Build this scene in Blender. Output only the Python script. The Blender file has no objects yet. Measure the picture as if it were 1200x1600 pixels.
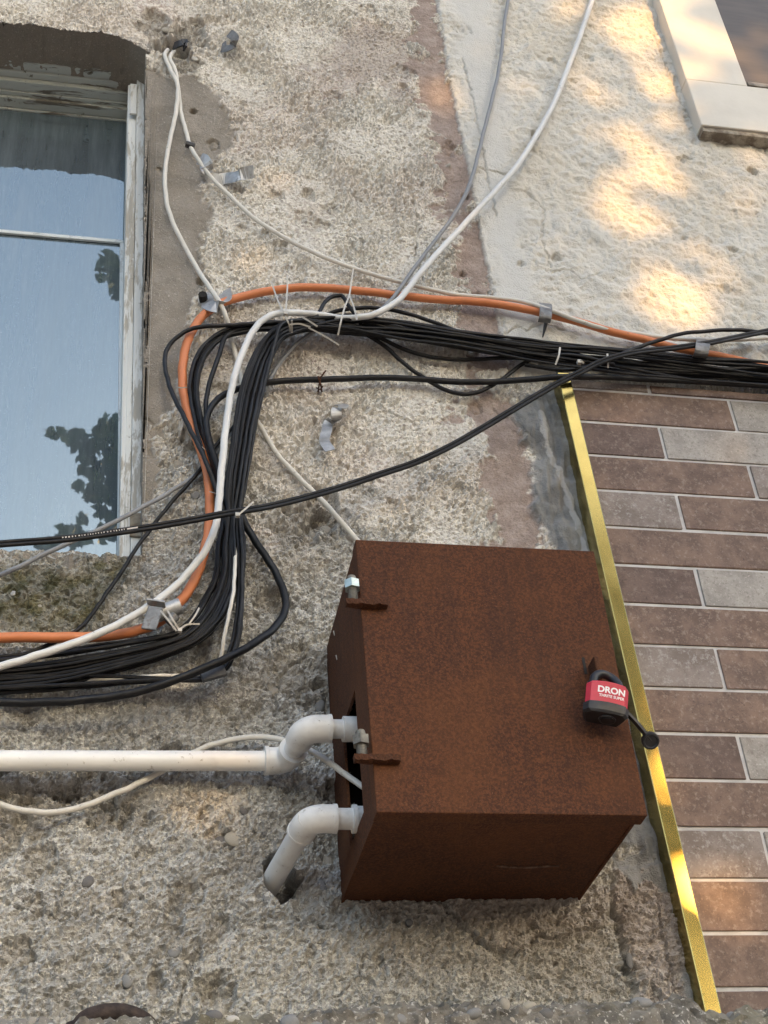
import bpy, bmesh, math, random
import numpy as np
from mathutils import Vector, Matrix

random.seed(7)
rng = np.random.default_rng(11)
scene = bpy.context.scene
COL = scene.collection

# ------------------------------------------------------------------ camera
F_PX = 2218.0
PITCH, ROLL, YAW = map(math.radians, (37.30, 5.40, -13.73))
_c, _s = math.cos(YAW), math.sin(YAW)
RZ = np.array([[_c, -_s, 0], [_s, _c, 0], [0, 0, 1]])
FWD = RZ @ np.array([0, math.cos(PITCH), math.sin(PITCH)])
_r0 = RZ @ np.array([1.0, 0, 0])
_d0 = np.cross(FWD, _r0)
RIGHT = math.cos(ROLL) * _r0 + math.sin(ROLL) * _d0
DOWN = -math.sin(ROLL) * _r0 + math.cos(ROLL) * _d0
CAM = np.array([0, 0, 2.6]) - 1.8 * FWD

cd = bpy.data.cameras.new('camera')
cam = bpy.data.objects.new('camera', cd)
COL.objects.link(cam)
cd.sensor_fit = 'VERTICAL'
cd.sensor_height = 36.0
cd.lens = 36.0 * F_PX / 1600.0
cd.clip_start = 0.05
cd.clip_end = 2000
m = Matrix.Identity(4)
for i in range(3):
    m[i][0] = RIGHT[i]; m[i][1] = -DOWN[i]; m[i][2] = -FWD[i]; m[i][3] = CAM[i]
cam.matrix_world = m
scene.camera = cam

# ------------------------------------------------------------------ light
SUN_DIR = np.array([0.42, -1.0, 0.36]); SUN_DIR /= np.linalg.norm(SUN_DIR)   # towards the sun
SUN_EL = math.asin(SUN_DIR[2])
SUN_AZ = math.atan2(SUN_DIR[0], SUN_DIR[1])
world = bpy.data.worlds.new('World')
scene.world = world
world.use_nodes = True
wn = world.node_tree.nodes; wl = world.node_tree.links
wn.clear()
wo = wn.new('ShaderNodeOutputWorld'); wb = wn.new('ShaderNodeBackground'); ws = wn.new('ShaderNodeTexSky')
ws.sky_type = 'NISHITA'; ws.sun_disc = False
ws.sun_elevation = SUN_EL; ws.sun_rotation = SUN_AZ
ws.air_density = 1.0; ws.dust_density = 2.2; ws.ozone_density = 1.0
wb.inputs['Strength'].default_value = 0.15
wl.new(ws.outputs[0], wb.inputs[0]); wl.new(wb.outputs[0], wo.inputs[0])
sd = bpy.data.lights.new('sun', 'SUN')
sd.energy = 2.0; sd.angle = math.radians(0.55); sd.color = (1.0, 0.54, 0.16)
sun = bpy.data.objects.new('sun', sd)
COL.objects.link(sun)
sun.rotation_euler = Vector(-SUN_DIR).to_track_quat('-Z', 'Y').to_euler()
sun.location = (4, -8, 8)
vs = scene.view_settings
vs.view_transform = 'Standard'; vs.look = 'None'; vs.gamma = 1.0; vs.exposure = 1.58
vs.use_curve_mapping = False
scene.cycles.use_denoising = True
scene.cycles.use_adaptive_sampling = True
scene.cycles.adaptive_threshold = 0.02
scene.cycles.max_bounces = 5
scene.cycles.diffuse_bounces = 2
scene.cycles.glossy_bounces = 2
scene.cycles.transparent_max_bounces = 4


# ------------------------------------------------------------------ measuring
def U(px, py, Y=0.0):
    """point of the plane y = Y seen at that place of the photograph"""
    v = FWD + RIGHT * (px - 600) / F_PX + DOWN * (py - 800) / F_PX
    return CAM + v * (Y - CAM[1]) / v[1]

def sc(px, py, Y=0.0):
    return float((U(px, py, Y) - CAM) @ FWD) / F_PX

# ------------------------------------------------------------------ mesh helpers
class MB:
    def __init__(s):
        s.v = []; s.f = []
    def add(s, vs_, fs_):
        o = len(s.v)
        s.v += [tuple(map(float, p)) for p in vs_]
        s.f += [tuple(i + o for i in f) for f in fs_]
        return s
    def box(s, lo, hi, rot=None, bev=0.0):
        bm = bmesh.new()
        bmesh.ops.create_cube(bm, size=1.0)
        c = (np.array(lo) + np.array(hi)) / 2; d = np.abs(np.array(hi) - np.array(lo))
        for v in bm.verts:
            v.co = Vector((v.co.x * d[0], v.co.y * d[1], v.co.z * d[2]))
        if bev > 0:
            bmesh.ops.bevel(bm, geom=list(bm.edges), offset=bev, segments=2, affect='EDGES', profile=0.5)
        if rot is not None:
            bm.transform(rot)
        bm.transform(Matrix.Translation(Vector(c)))
        bm.verts.index_update()
        s.add([v.co[:] for v in bm.verts], [[v.index for v in f.verts] for f in bm.faces])
        bm.free()
        return s
    def jitter(s, a, R):
        s.v = [(v[0] + R.uniform(-a, a), v[1], v[2] + R.uniform(-a, a)) for v in s.v]
        return s
    def tube(s, pts, r, seg=10, cap=True, radii=None):
        P = np.array(pts, float); n = len(P)
        T = np.gradient(P, axis=0); T /= np.linalg.norm(T, axis=1)[:, None] + 1e-12
        up = np.array([0, 0, 1.0])
        if abs(T[0] @ up) > .9: up = np.array([0, 1.0, 0])
        N = np.cross(T[0], up); N /= np.linalg.norm(N)
        vs_ = []; fs_ = []
        for i in range(n):
            N = N - T[i] * (N @ T[i]); N /= np.linalg.norm(N) + 1e-12
            B = np.cross(T[i], N)
            rr = radii[i] if radii is not None else r
            for k in range(seg):
                a = 2 * math.pi * k / seg
                vs_.append(P[i] + rr * (math.cos(a) * N + math.sin(a) * B))
        for i in range(n - 1):
            for k in range(seg):
                k2 = (k + 1) % seg
                fs_.append((i * seg + k, i * seg + k2, (i + 1) * seg + k2, (i + 1) * seg + k))
        if cap:
            fs_.append(tuple(range(seg))[::-1]); fs_.append(tuple((n - 1) * seg + k for k in range(seg)))
        return s.add(vs_, fs_)
    def ribbon(s, pts, wvec, w, t):
        """bent flat strip: pts centreline, wvec across direction(s), width, thickness"""
        P = np.array(pts, float); n = len(P)
        T = np.gradient(P, axis=0); T /= np.linalg.norm(T, axis=1)[:, None] + 1e-12
        W = np.array(wvec, float)
        if W.ndim == 1: W = np.repeat(W[None], n, 0)
        vs_ = []; fs_ = []
        for i in range(n):
            w_ = W[i] - T[i] * (W[i] @ T[i]); w_ /= np.linalg.norm(w_) + 1e-12
            nn = np.cross(T[i], w_)
            for a, b in ((-1, -1), (1, -1), (1, 1), (-1, 1)):
                vs_.append(P[i] + w_ * a * w / 2 + nn * b * t / 2)
        for i in range(n - 1):
            for k in range(4):
                k2 = (k + 1) % 4
                fs_.append((i * 4 + k, i * 4 + k2, (i + 1) * 4 + k2, (i + 1) * 4 + k))
        fs_.append((3, 2, 1, 0)); fs_.append(tuple((n - 1) * 4 + k for k in range(4)))
        return s.add(vs_, fs_)
    def prism(s, poly, axis_vec, base=None):
        P = [np.array(p, float) for p in poly]; a = np.array(axis_vec, float); n = len(P)
        vs_ = P + [p + a for p in P]
        fs_ = [tuple(range(n))[::-1], tuple(range(n, 2 * n))]
        fs_ += [(k, (k + 1) % n, n + (k + 1) % n, n + k) for k in range(n)]
        return s.add(vs_, fs_)
    def build(s, name, mat, parent=None, smooth=False):
        me = bpy.data.meshes.new(name)
        V = np.array(s.v, float)
        loc = np.zeros(3)
        if parent is None:
            loc = (V.min(0) + V.max(0)) / 2; loc[2] = V[:, 2].min()
        else:
            loc = (V.min(0) + V.max(0)) / 2
        me.from_pydata((V - loc).tolist(), [], s.f)
        bm = bmesh.new(); bm.from_mesh(me)
        bmesh.ops.recalc_face_normals(bm, faces=bm.faces)
        bm.to_mesh(me); bm.free()
        if smooth:
            me.polygons.foreach_set('use_smooth', [True] * len(me.polygons))
            try:
                me.set_sharp_from_angle(angle=math.radians(40))
            except Exception:
                pass
        me.materials.append(mat)
        o = bpy.data.objects.new(name, me)
        COL.objects.link(o)
        o.location = loc
        if parent is not None: attach(o, parent)
        return o

def world_loc(o):
    l = np.array(o.location)
    p = o.parent
    return l

def attach(o, parent):
    o.parent = parent
    pl = WLOC.get(parent.name)
    if pl is None:
        pl = np.array(parent.location)
    WLOC[o.name] = np.array(o.location)
    o.matrix_parent_inverse = Matrix.Identity(4)
    o.location = np.array(o.location) - pl
WLOC = {}

def tag(o, label=None, cat=None, group=None, kind=None):
    if label: o['label'] = label
    if cat: o['category'] = cat
    if group: o['group'] = group
    if kind: o['kind'] = kind
    return o

def thing(name, loc, label, cat, group=None):
    o = bpy.data.objects.new(name, None)
    COL.objects.link(o)
    o.location = loc
    o.empty_display_size = .05
    WLOC[o.name] = np.array(loc, float)
    return tag(o, label, cat, group)

def spline(pts, n=7):
    P = np.array(pts, float)
    P = np.vstack([2 * P[0] - P[1], P, 2 * P[-1] - P[-2]])
    out = []
    for i in range(1, len(P) - 2):
        p0, p1, p2, p3 = P[i - 1:i + 3]
        # centripetal-ish Catmull-Rom
        d1 = max(np.linalg.norm(p1 - p0), 1e-6) ** .5; d2 = max(np.linalg.norm(p2 - p1), 1e-6) ** .5; d3 = max(np.linalg.norm(p3 - p2), 1e-6) ** .5
        m1 = (p1 - p0) / d1 - (p2 - p0) / (d1 + d2) + (p2 - p1) / d2
        m2 = (p2 - p1) / d2 - (p3 - p1) / (d2 + d3) + (p3 - p2) / d3
        m1 *= d2; m2 *= d2
        for t in np.linspace(0, 1, n, endpoint=False):
            h = (2 * t ** 3 - 3 * t ** 2 + 1) * p1 + (t ** 3 - 2 * t ** 2 + t) * m1 + (-2 * t ** 3 + 3 * t ** 2) * p2 + (t ** 3 - t ** 2) * m2
            out.append(h)
    out.append(P[-2])
    return np.array(out)

def trk(rows, Y=None):
    """rows of (px, py[, Y]) -> smoothed 3D line"""
    out = []
    for r in rows:
        out.append(U(r[0], r[1], r[2] if len(r) > 2 else Y))
    return spline(out)

# ------------------------------------------------------------------ noise (numpy)
_T = rng.random((256, 256)) * 2 * math.pi
_GX, _GZ = np.cos(_T).astype(np.float32).ravel(), np.sin(_T).astype(np.float32).ravel()
def perlin(x, z, seed=0):
    x = np.asarray(x, np.float32) + np.float32(seed * 17.31); z = np.asarray(z, np.float32) + np.float32(seed * 41.77)
    xf = np.floor(x); zf = np.floor(z)
    xi = xf.astype(np.int32) & 255; zi = zf.astype(np.int32) & 255
    fx = x - xf; fz = z - zf
    u = fx * fx * fx * (fx * (fx * 6 - 15) + 10); w = fz * fz * fz * (fz * (fz * 6 - 15) + 10)
    x1 = (xi + 1) & 255; z1 = (zi + 1) & 255
    def g(a, b, dx, dz):
        k = a * 256 + b
        return np.take(_GX, k) * dx + np.take(_GZ, k) * dz
    n00 = g(xi, zi, fx, fz); n10 = g(x1, zi, fx - 1, fz); n01 = g(xi, z1, fx, fz - 1); n11 = g(x1, z1, fx - 1, fz - 1)
    a = n00 + u * (n10 - n00); b = n01 + u * (n11 - n01)
    return (a + w * (b - a)) * np.float32(1.5)
def fbm(x, z, oct=3, seed=0):
    s_ = 0; a = 1; n = 0
    for o in range(oct):
        s_ = s_ + a * perlin(x * 2 ** o, z * 2 ** o, seed + o * 5); n += a; a *= .5
    return s_ / n
_WX = rng.random((256, 256)); _WZ = rng.random((256, 256)); _WR = rng.random((256, 256))
def worley(x, z):
    xi = np.floor(x).astype(np.int64); zi = np.floor(z).astype(np.int64)
    best = np.full(x.shape, 9.0); rr = np.zeros(x.shape)
    for a in (-1, 0, 1):
        for b in (-1, 0, 1):
            i = (xi + a) & 255; j = (zi + b) & 255
            dx = xi + a + _WX[i, j] - x; dz = zi + b + _WZ[i, j] - z
            d = np.sqrt(dx * dx + dz * dz)
            k = d < best
            best = np.where(k, d, best); rr = np.where(k, _WR[i, j], rr)
    return best, rr
def sstep(a, b, x):
    t = np.clip((x - a) / (b - a), 0, 1)
    return t * t * (3 - 2 * t)
def sdpoly(poly, X, Z):
    """signed distance to polygon (negative inside), metres on the wall"""
    P = np.array(poly, np.float32); n = len(P); X = X.astype(np.float32); Z = Z.astype(np.float32)
    d = np.full(X.shape, 1e9, np.float32); inside = np.zeros(X.shape, bool)
    for i in range(n):
        a = P[i]; b = P[(i + 1) % n]
        ex, ez = b - a
        wx = X - a[0]; wz = Z - a[1]
        t = np.clip((wx * ex + wz * ez) / (ex * ex + ez * ez + 1e-12), 0, 1)
        d = np.minimum(d, (wx - ex * t) ** 2 + (wz - ez * t) ** 2)
        c = ((a[1] > Z) != (b[1] > Z)) & (X < (b[0] - a[0]) * (Z - a[1]) / (b[1] - a[1] + 1e-12) + a[0])
        inside ^= c
    d = np.sqrt(d)
    return np.where(inside, -d, d)
def sdline(pts, X, Z):
    d = np.full(X.shape, 1e9)
    P = np.array(pts)
    for i in range(len(P) - 1):
        a = P[i]; ex, ez = P[i + 1] - a
        wx = X - a[0]; wz = Z - a[1]
        t = np.clip((wx * ex + wz * ez) / (ex * ex + ez * ez + 1e-12), 0, 1)
        d = np.minimum(d, (wx - ex * t) ** 2 + (wz - ez * t) ** 2)
    return np.sqrt(d)
def wp(pts):
    return [U(a, b)[[0, 2]] for a, b in pts]

# ------------------------------------------------------------------ node helpers
class NT:
    def __init__(s, name):
        s.m = bpy.data.materials.new(name); s.m.use_nodes = True
        s.n = s.m.node_tree.nodes; s.l = s.m.node_tree.links
        s.n.clear()
        s.out = s.n.new('ShaderNodeOutputMaterial'); s.b = s.n.new('ShaderNodeBsdfPrincipled')
        s.l.new(s.b.outputs[0], s.out.inputs[0])
        s.coord = None
    def link(s, a, b): s.l.new(a, b)
    def pos(s, kind='pos'):
        if kind == 'pos':
            g = s.n.new('ShaderNodeNewGeometry'); return g.outputs['Position']
        t = s.n.new('ShaderNodeTexCoord'); return t.outputs['Object']
    def mapping(s, vec, scale=(1, 1, 1), rot=(0, 0, 0)):
        mp = s.n.new('ShaderNodeMapping'); s.link(vec, mp.inputs[0])
        mp.inputs['Scale'].default_value = scale; mp.inputs['Rotation'].default_value = rot
        return mp.outputs[0]
    def noise(s, vec, scale, detail=3, rough=.55, dist=0.0):
        t = s.n.new('ShaderNodeTexNoise'); s.link(vec, t.inputs['Vector'])
        t.inputs['Scale'].default_value = scale; t.inputs['Detail'].default_value = detail
        t.inputs['Roughness'].default_value = rough; t.inputs['Distortion'].default_value = dist
        return t.outputs[0]
    def voro(s, vec, scale, feature='F1'):
        t = s.n.new('ShaderNodeTexVoronoi'); s.link(vec, t.inputs['Vector']); t.feature = feature
        t.inputs['Scale'].default_value = scale
        return t.outputs['Distance']
    def ramp(s, fac, a, b, lo=0.0, hi=1.0):
        t = s.n.new('ShaderNodeMapRange'); s.link(fac, t.inputs[0]); t.interpolation_type = 'SMOOTHSTEP'
        t.inputs[1].default_value = a; t.inputs[2].default_value = b
        t.inputs[3].default_value = lo; t.inputs[4].default_value = hi
        return t.outputs[0]
    def mix(s, fac, a, b, mode='MIX'):
        t = s.n.new('ShaderNodeMix'); t.data_type = 'RGBA'; t.blend_type = mode
        for inp, val in ((t.inputs[0], fac), (t.inputs[6], a), (t.inputs[7], b)):
            if hasattr(val, 'is_linked') or hasattr(val, 'links'):
                s.link(val, inp)
            elif isinstance(val, (int, float)):
                inp.default_value = val
            else:
                inp.default_value = (*val, 1) if len(val) == 3 else val
        return t.outputs[2]
    def math(s, op, a, b=None):
        t = s.n.new('ShaderNodeMath'); t.operation = op
        for inp, val in ((t.inputs[0], a), (t.inputs[1], b)):
            if val is None: continue
            if hasattr(val, 'links'): s.link(val, inp)
            else: inp.default_value = val
        return t.outputs[0]
    def attr(s, name):
        a = s.n.new('ShaderNodeAttribute'); a.attribute_name = name
        sp = s.n.new('ShaderNodeSeparateColor'); s.link(a.outputs['Color'], sp.inputs[0])
        return sp.outputs[0], sp.outputs[1], sp.outputs[2]
    def rand(s):
        o = s.n.new('ShaderNodeObjectInfo'); return o.outputs['Random']
    def bump(s, h, strength=.5, dist=.002):
        b = s.n.new('ShaderNodeBump'); s.link(h, b.inputs['Height'])
        b.inputs['Strength'].default_value = strength; b.inputs['Distance'].default_value = dist
        s.link(b.outputs[0], s.b.inputs['Normal'])
    def base(s, c):
        if hasattr(c, 'links'): s.link(c, s.b.inputs['Base Color'])
        else: s.b.inputs['Base Color'].default_value = (*c, 1)
    def rough(s, v):
        if hasattr(v, 'links'): s.link(v, s.b.inputs['Roughness'])
        else: s.b.inputs['Roughness'].default_value = v
    def setv(s, k, v): s.b.inputs[k].default_value = v

def simple(name, c1, c2=None, scale=60, rough=.6, metal=0.0, bump=None, lo=.35, hi=.65, spec=.5, stretch=(1, 1, 1), dirt=None):
    t = NT(name)
    v = t.pos('obj')
    if stretch != (1, 1, 1): v = t.mapping(v, stretch)
    if c2 is None: t.base(c1)
    else:
        n_ = t.noise(v, scale, 4, .6)
        c = t.mix(t.ramp(n_, lo, hi), c1, c2)
        if dirt:
            d = t.noise(v, dirt[1], 5, .65)
            c = t.mix(t.ramp(d, dirt[2], dirt[2] + .12, 0, dirt[3]), c, dirt[0])
        t.base(c)
    t.rough(rough); t.setv('Metallic', metal); t.setv('Specular IOR Level', spec)
    if bump:
        t.bump(t.noise(v, bump[0], 3, .6), bump[1], bump[2])
    return t.m

# ------------------------------------------------------------------ materials
def wall_material():
    t = NT('old_plaster')
    p = t.pos()
    grey, pink, white = t.attr('mask_a')
    cem, low, moss = t.attr('mask_b')
    smooth, below_box, fresh = t.attr('mask_c')
    L1, L2, L3 = t.attr('low_freq')
    nA = t.noise(p, 185, 2, .65)
    nB = t.noise(p, 360, 2, .65)
    nC = t.noise(p, 46, 3, .65)
    nD = t.noise(p, 700, 1, .5)
    wash = t.math('ADD', nA, t.math('MULTIPLY', t.math('SUBTRACT', L2, .5), .5))
    sub = t.mix(t.ramp(nC, .35, .65), (.44, .405, .355), (.56, .52, .46))
    sub = t.mix(t.ramp(L1, .5, .7, 0, .6), sub, (.43, .345, .30))
    cream = t.mix(t.ramp(L1, .42, .66), (.73, .70, .63), (.70, .65, .585))
    cream = t.mix(t.ramp(L3, .4, .75, 0, .6), cream, (.62, .605, .565))
    c = t.mix(t.ramp(wash, .34, .46), sub, cream)
    con = t.mix(t.ramp(nC, .35, .65), (.32, .316, .296), (.43, .424, .396))
    con = t.mix(t.ramp(t.math('ADD', nA, t.math('MULTIPLY', t.math('SUBTRACT', L2, .5), .4)), .50, .60), con, (.57, .565, .53))
    con = t.mix(t.ramp(nB, .62, .70, 0, .7), con, (.17, .165, .155))
    con = t.mix(t.ramp(L1, .5, .75, 0, .5), con, (.38, .35, .29))
    c = t.mix(low, c, con)
    pk = t.mix(t.ramp(t.math('ADD', nC, t.math('MULTIPLY', t.math('SUBTRACT', nB, .5), .6)), .35, .7), (.285, .228, .198), (.40, .33, .29))
    c = t.mix(pink, c, pk)
    gr = t.mix(t.ramp(L3, .3, .7), (.235, .213, .180), (.30, .272, .232))
    gr = t.mix(t.ramp(nB, .60, .70, 0, .7), gr, (.50, .47, .42))
    gr = t.mix(t.ramp(nD, .62, .72, 0, .6), gr, (.13, .115, .10))
    c = t.mix(grey, c, gr)
    wt = t.mix(t.ramp(L3, .3, .7), (.60, .585, .535), (.68, .655, .59))
    wt = t.mix(t.ramp(L1, .5, .72, 0, .5), wt, (.61, .565, .475))
    wt = t.mix(t.ramp(nA, .64, .73, 0, .6), wt, (.38, .34, .275))
    wt = t.mix(t.math('MULTIPLY', smooth, .75), wt, (.59, .59, .565))
    c = t.mix(white, c, wt)
    ce = t.mix(t.ramp(t.math('ADD', L3, t.math('SUBTRACT', nC, .5)), .3, .7), (.165, .168, .166), (.255, .26, .256))
    ce = t.mix(t.ramp(L2, .60, .68, 0, .8), ce, (.40, .405, .40))
    c = t.mix(cem, c, ce)
    ms = t.mix(t.ramp(nC, .35, .65), (.060, .064, .025), (.165, .150, .075))
    c = t.mix(moss, c, ms)
    c = t.mix(below_box, c, (.20, .155, .11), 'MIX')
    c = t.mix(fresh, c, t.mix(t.ramp(nA, .35, .65), (.30, .285, .255), (.44, .42, .38)))
    t.base(c)
    t.rough(.93); t.setv('Specular IOR Level', .2)
    t.bump(t.math('ADD', nB, t.math('MULTIPLY', nD, .6)), .7, .0030)
    return t.m
MAT_WALL = wall_material()

def rust_material(name='rusty_steel', k=1.0):
    t = NT(name)
    p = t.pos('obj')
    c1 = tuple(k * x for x in (.048, .0185, .0095)); c2 = tuple(k * x for x in (.115, .043, .0165)); c3 = tuple(k * x for x in (.030, .0145, .0100))
    n1 = t.noise(p, 430, 3, .75)
    c = t.mix(t.ramp(n1, .38, .66), c1, c2)
    st = t.noise(t.mapping(p, (1, 1, .07)), 55, 4, .7)
    c = t.mix(t.ramp(st, .48, .72, 0, .45), c, c3)
    c = t.mix(t.ramp(t.noise(p, 7, 3, .6), .44, .70, 0, .42), c, tuple(k * x for x in (.125, .047, .0155)))
    c = t.mix(t.ramp(t.noise(p, 700, 1), .68, .74, 0, .5), c, (.20, .10, .05))
    t.base(c); t.rough(.82); t.setv('Specular IOR Level', .25)
    t.bump(t.math('ADD', t.noise(p, 420, 4, .7), t.noise(p, 60, 3)), .35, .0011)
    return t.m
MAT_RUST = rust_material()
MAT_RUST_D = rust_material('rusty_bar', .85)

def tile_material(name, a, b, d, heavy):
    t = NT(name)
    p = t.pos()
    r = t.rand()
    off = t.n.new('ShaderNodeVectorMath'); off.operation = 'ADD'
    cmb = t.n.new('ShaderNodeCombineXYZ')
    mul = t.math('MULTIPLY', r, 37.0)
    for i in range(3): t.link(mul, cmb.inputs[i])
    t.link(p, off.inputs[0]); t.link(cmb.outputs[0], off.inputs[1])
    v = off.outputs[0]
    c = t.mix(t.ramp(t.noise(v, 28, 5, .7), .36, .64), a, b)
    c = t.mix(t.ramp(t.noise(v, 150, 4, .75), .52, .66, 0, heavy), c, d)
    c = t.mix(t.ramp(t.noise(v, 420, 2, .6), .6, .72, 0, .45), c, tuple(min(1, x * 1.7) for x in b))
    c = t.mix(t.ramp(t.noise(v, 330, 2, .6), .62, .72, 0, .55), c, tuple(x * .45 for x in a))
    t.base(c); t.rough(.62); t.setv('Specular IOR Level', .35)
    t.bump(t.math('ADD', t.noise(v, 160, 4, .7), t.noise(v, 40, 2)), .3, .0012)
    return t.m
MAT_TILE_B = tile_material('tile_brown', (.118, .078, .060), (.20, .133, .100), (.29, .225, .185), .65)
MAT_TILE_D = tile_material('tile_dark_brown', (.092, .061, .050), (.148, .100, .080), (.24, .19, .16), .55)
MAT_TILE_M = tile_material('tile_mottled', (.17, .135, .115), (.25, .21, .185), (.33, .305, .28), .9)
MAT_TILE_G = tile_material('tile_grey', (.26, .24, .215), (.36, .335, .305), (.19, .165, .145), .75)
MAT_GROUT = simple('grout', (.44, .435, .43), (.56, .555, .55), 40, .85, bump=(300, .3, .001))

def pvc_material(name, c, dirt, rough, amt=.8):
    t = NT(name)
    p = t.pos('obj')
    base = t.mix(t.ramp(t.noise(p, 12, 3), .35, .7), c, tuple(x * .9 for x in c))
    base = t.mix(t.ramp(t.noise(p, 130, 4, .7), .62, .72, 0, amt), base, dirt)
    base = t.mix(t.ramp(t.noise(p, 24, 4, .7), .52, .75, 0, amt * .7), base, tuple((x + y) / 2 for x, y in zip(c, dirt)))
    t.base(base); t.rough(rough)
    t.bump(t.noise(p, 90, 3), .08, .001)
    return t.m
MAT_PVC = pvc_material('white_pvc', (.84, .835, .80), (.30, .27, .22), .38)
MAT_WCABLE = pvc_material('white_cable', (.66, .635, .57), (.33, .29, .22), .55)
MAT_COAX = pvc_material('pale_grey_cable', (.68, .685, .665), (.35, .33, .28), .42)
MAT_GCABLE = pvc_material('grey_cable', (.24, .25, .26), (.15, .14, .12), .5)
MAT_ORANGE = pvc_material('orange_conduit', (.62, .205, .075), (.33, .15, .08), .5)
MAT_TIE = pvc_material('white_zip_tie', (.50, .48, .43), (.4, .36, .3), .45)

def black_material():
    t = NT('black_cable')
    p = t.pos('obj')
    r = t.rand()
    c = t.mix(r, (.0045, .0048, .0058), (.010, .0105, .012))
    c = t.mix(t.ramp(t.noise(p, 60, 4, .7), .52, .75, 0, .35), c, (.045, .042, .038))
    t.base(c); t.rough(t.ramp(t.noise(p, 40, 3), .3, .7, .38, .62))
    t.setv('Specular IOR Level', .32)
    t.bump(t.noise(p, 120, 2), .06, .001)
    return t.m
MAT_BLACK = black_material()
MAT_ZINC = simple('galvanised_steel', (.36, .36, .355), (.50, .50, .49), 70, .5, .6, bump=(160, .15, .001), dirt=((.20, .19, .17), 90, .55, .7))
MAT_ZINC_D = simple('dull_zinc', (.16, .162, .16), (.26, .262, .258), 60, .58, .5, bump=(160, .2, .001), dirt=((.12, .10, .08), 90, .52, .7))
MAT_NUT = simple('plated_nut', (.42, .50, .46), (.58, .66, .60), 90, .38, .75, dirt=((.2, .17, .12), 130, .55, .6))
MAT_BOLT = simple('dirty_bolt', (.13, .125, .105), (.23, .22, .19), 120, .6, .5)
MAT_BLKPL = simple('black_plastic', (.010, .0105, .0125), (.02, .02, .023), 60, .45)
MAT_RED = simple('red_plastic', (.56, .025, .055), (.47, .022, .045), 25, .42)
MAT_PRINT = simple('white_print', (.78, .76, .76), None, rough=.6)
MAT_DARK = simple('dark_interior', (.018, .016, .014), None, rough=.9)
MAT_BRASSM = None
def brass_material():
    t = NT('brass')
    p = t.pos('obj')
    c = t.mix(t.ramp(t.noise(p, 18, 3, .6), .4, .7), (.43, .355, .125), (.39, .315, .105))
    t.base(c); t.setv('Metallic', 1.0); t.rough(t.ramp(t.noise(p, 14, 2), .3, .7, .19, .24))
    return t.m
MAT_BRASS = brass_material()

def flaky_wood(name, paint, wood, amount, stretch, dirt=.5):
    t = NT(name)
    p = t.mapping(t.pos(), stretch)
    n1 = t.noise(p, 55, 5, .7, .4)
    pc = t.mix(t.ramp(t.noise(p, 14, 4), .35, .65), paint, tuple(x * .8 for x in paint))
    c = t.mix(t.ramp(n1, amount, amount + .07), pc, wood)
    c = t.mix(t.ramp(t.noise(t.pos(), 75, 4, .7), .62, .7, 0, dirt), c, (.10, .085, .06))
    t.base(c); t.rough(.75)
    t.bump(t.math('ADD', n1, t.noise(p, 150, 3)), .6, .002)
    return t.m
MAT_STILE = flaky_wood('flaky_white_paint', (.74, .76, .74), (.42, .40, .35), .50, (1, 1, .14))
MAT_HEAD = flaky_wood('blue_grey_paint', (.48, .53, .51), (.16, .15, .125), .55, (.14, 1, 1), .85)
MAT_PUTTY = flaky_wood('putty', (.66, .72, .74), (.42, .45, .46), .58, (.5, 1, .3), .2)

def glass_material():
    t = NT('dusty_window_glass')
    p = t.pos()
    st = t.noise(t.mapping(p, (1, 1, .09)), 42, 4, .65)
    sp = t.noise(p, 520, 2)
    dust = t.ramp(st, .38, .75, .09, .22)
    dust2 = t.math('ADD', dust, t.ramp(sp, .66, .74, 0, .22))
    t.base((.03, .045, .06)); t.rough(.014); t.b.inputs['Specular Tint'].default_value = (.80, .97, 1.0, 1); t.setv('Specular IOR Level', .5); t.setv('IOR', GLASS_IOR)
    d = t.n.new('ShaderNodeBsdfDiffuse'); d.inputs[0].default_value = (.36, .43, .49, 1)
    mx = t.n.new('ShaderNodeMixShader'); t.link(dust2, mx.inputs[0]); t.link(t.b.outputs[0], mx.inputs[1]); t.link(d.outputs[0], mx.inputs[2])
    t.link(mx.outputs[0], t.out.inputs[0])
    wv = t.noise(p, 6, 2)
    t.bump(wv, .10, .003)
    return t.m
GLASS_IOR = 3.0
MAT_GLASS = glass_material()
MAT_SURR = simple('white_painted_render', (.60, .57, .505), (.67, .64, .57), 8, .7, bump=(120, .12, .002), dirt=((.45, .40, .33), 60, .66, .5))
MAT_SURR_UNDER = simple('dark_mottled_render', (.36, .33, .27), (.16, .13, .10), 45, .85, bump=(150, .5, .003), lo=.4, hi=.6)
MAT_BOARD = simple('dark_board', (.050, .040, .032), (.075, .060, .048), 30, .45, stretch=(.2, 1, 1), bump=(200, .15, .001))
MAT_BARK = simple('bark', (.06, .045, .03), (.11, .09, .065), 40, .9, bump=(60, .6, .01))
def leaf_material():
    t = NT('leaf')
    r = t.noise(t.pos(), 9, 3)
    t.base(t.mix(t.ramp(r, .35, .65), (.055, .085, .030), (.10, .14, .045)))
    t.rough(.55)
    return t.m
MAT_LEAF = leaf_material()
MAT_ASPH = simple('asphalt', (.15, .148, .143), (.19, .187, .18), 3, .9)
PEB = [simple('pebble_grey', (.17, .175, .18), (.27, .275, .275), 60, .75, bump=(200, .3, .001)),
       simple('pebble_buff', (.30, .28, .235), (.42, .395, .335), 60, .8, bump=(200, .3, .001)),
       simple('pebble_dark', (.10, .10, .10), (.17, .165, .16), 60, .7, bump=(200, .3, .001)),
       simple('pebble_pale', (.44, .43, .40), (.55, .54, .50), 60, .75, bump=(200, .3, .001)),
       simple('pebble_dusty', (.27, .25, .21), (.37, .345, .295), 60, .85, bump=(200, .4, .001))]

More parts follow.
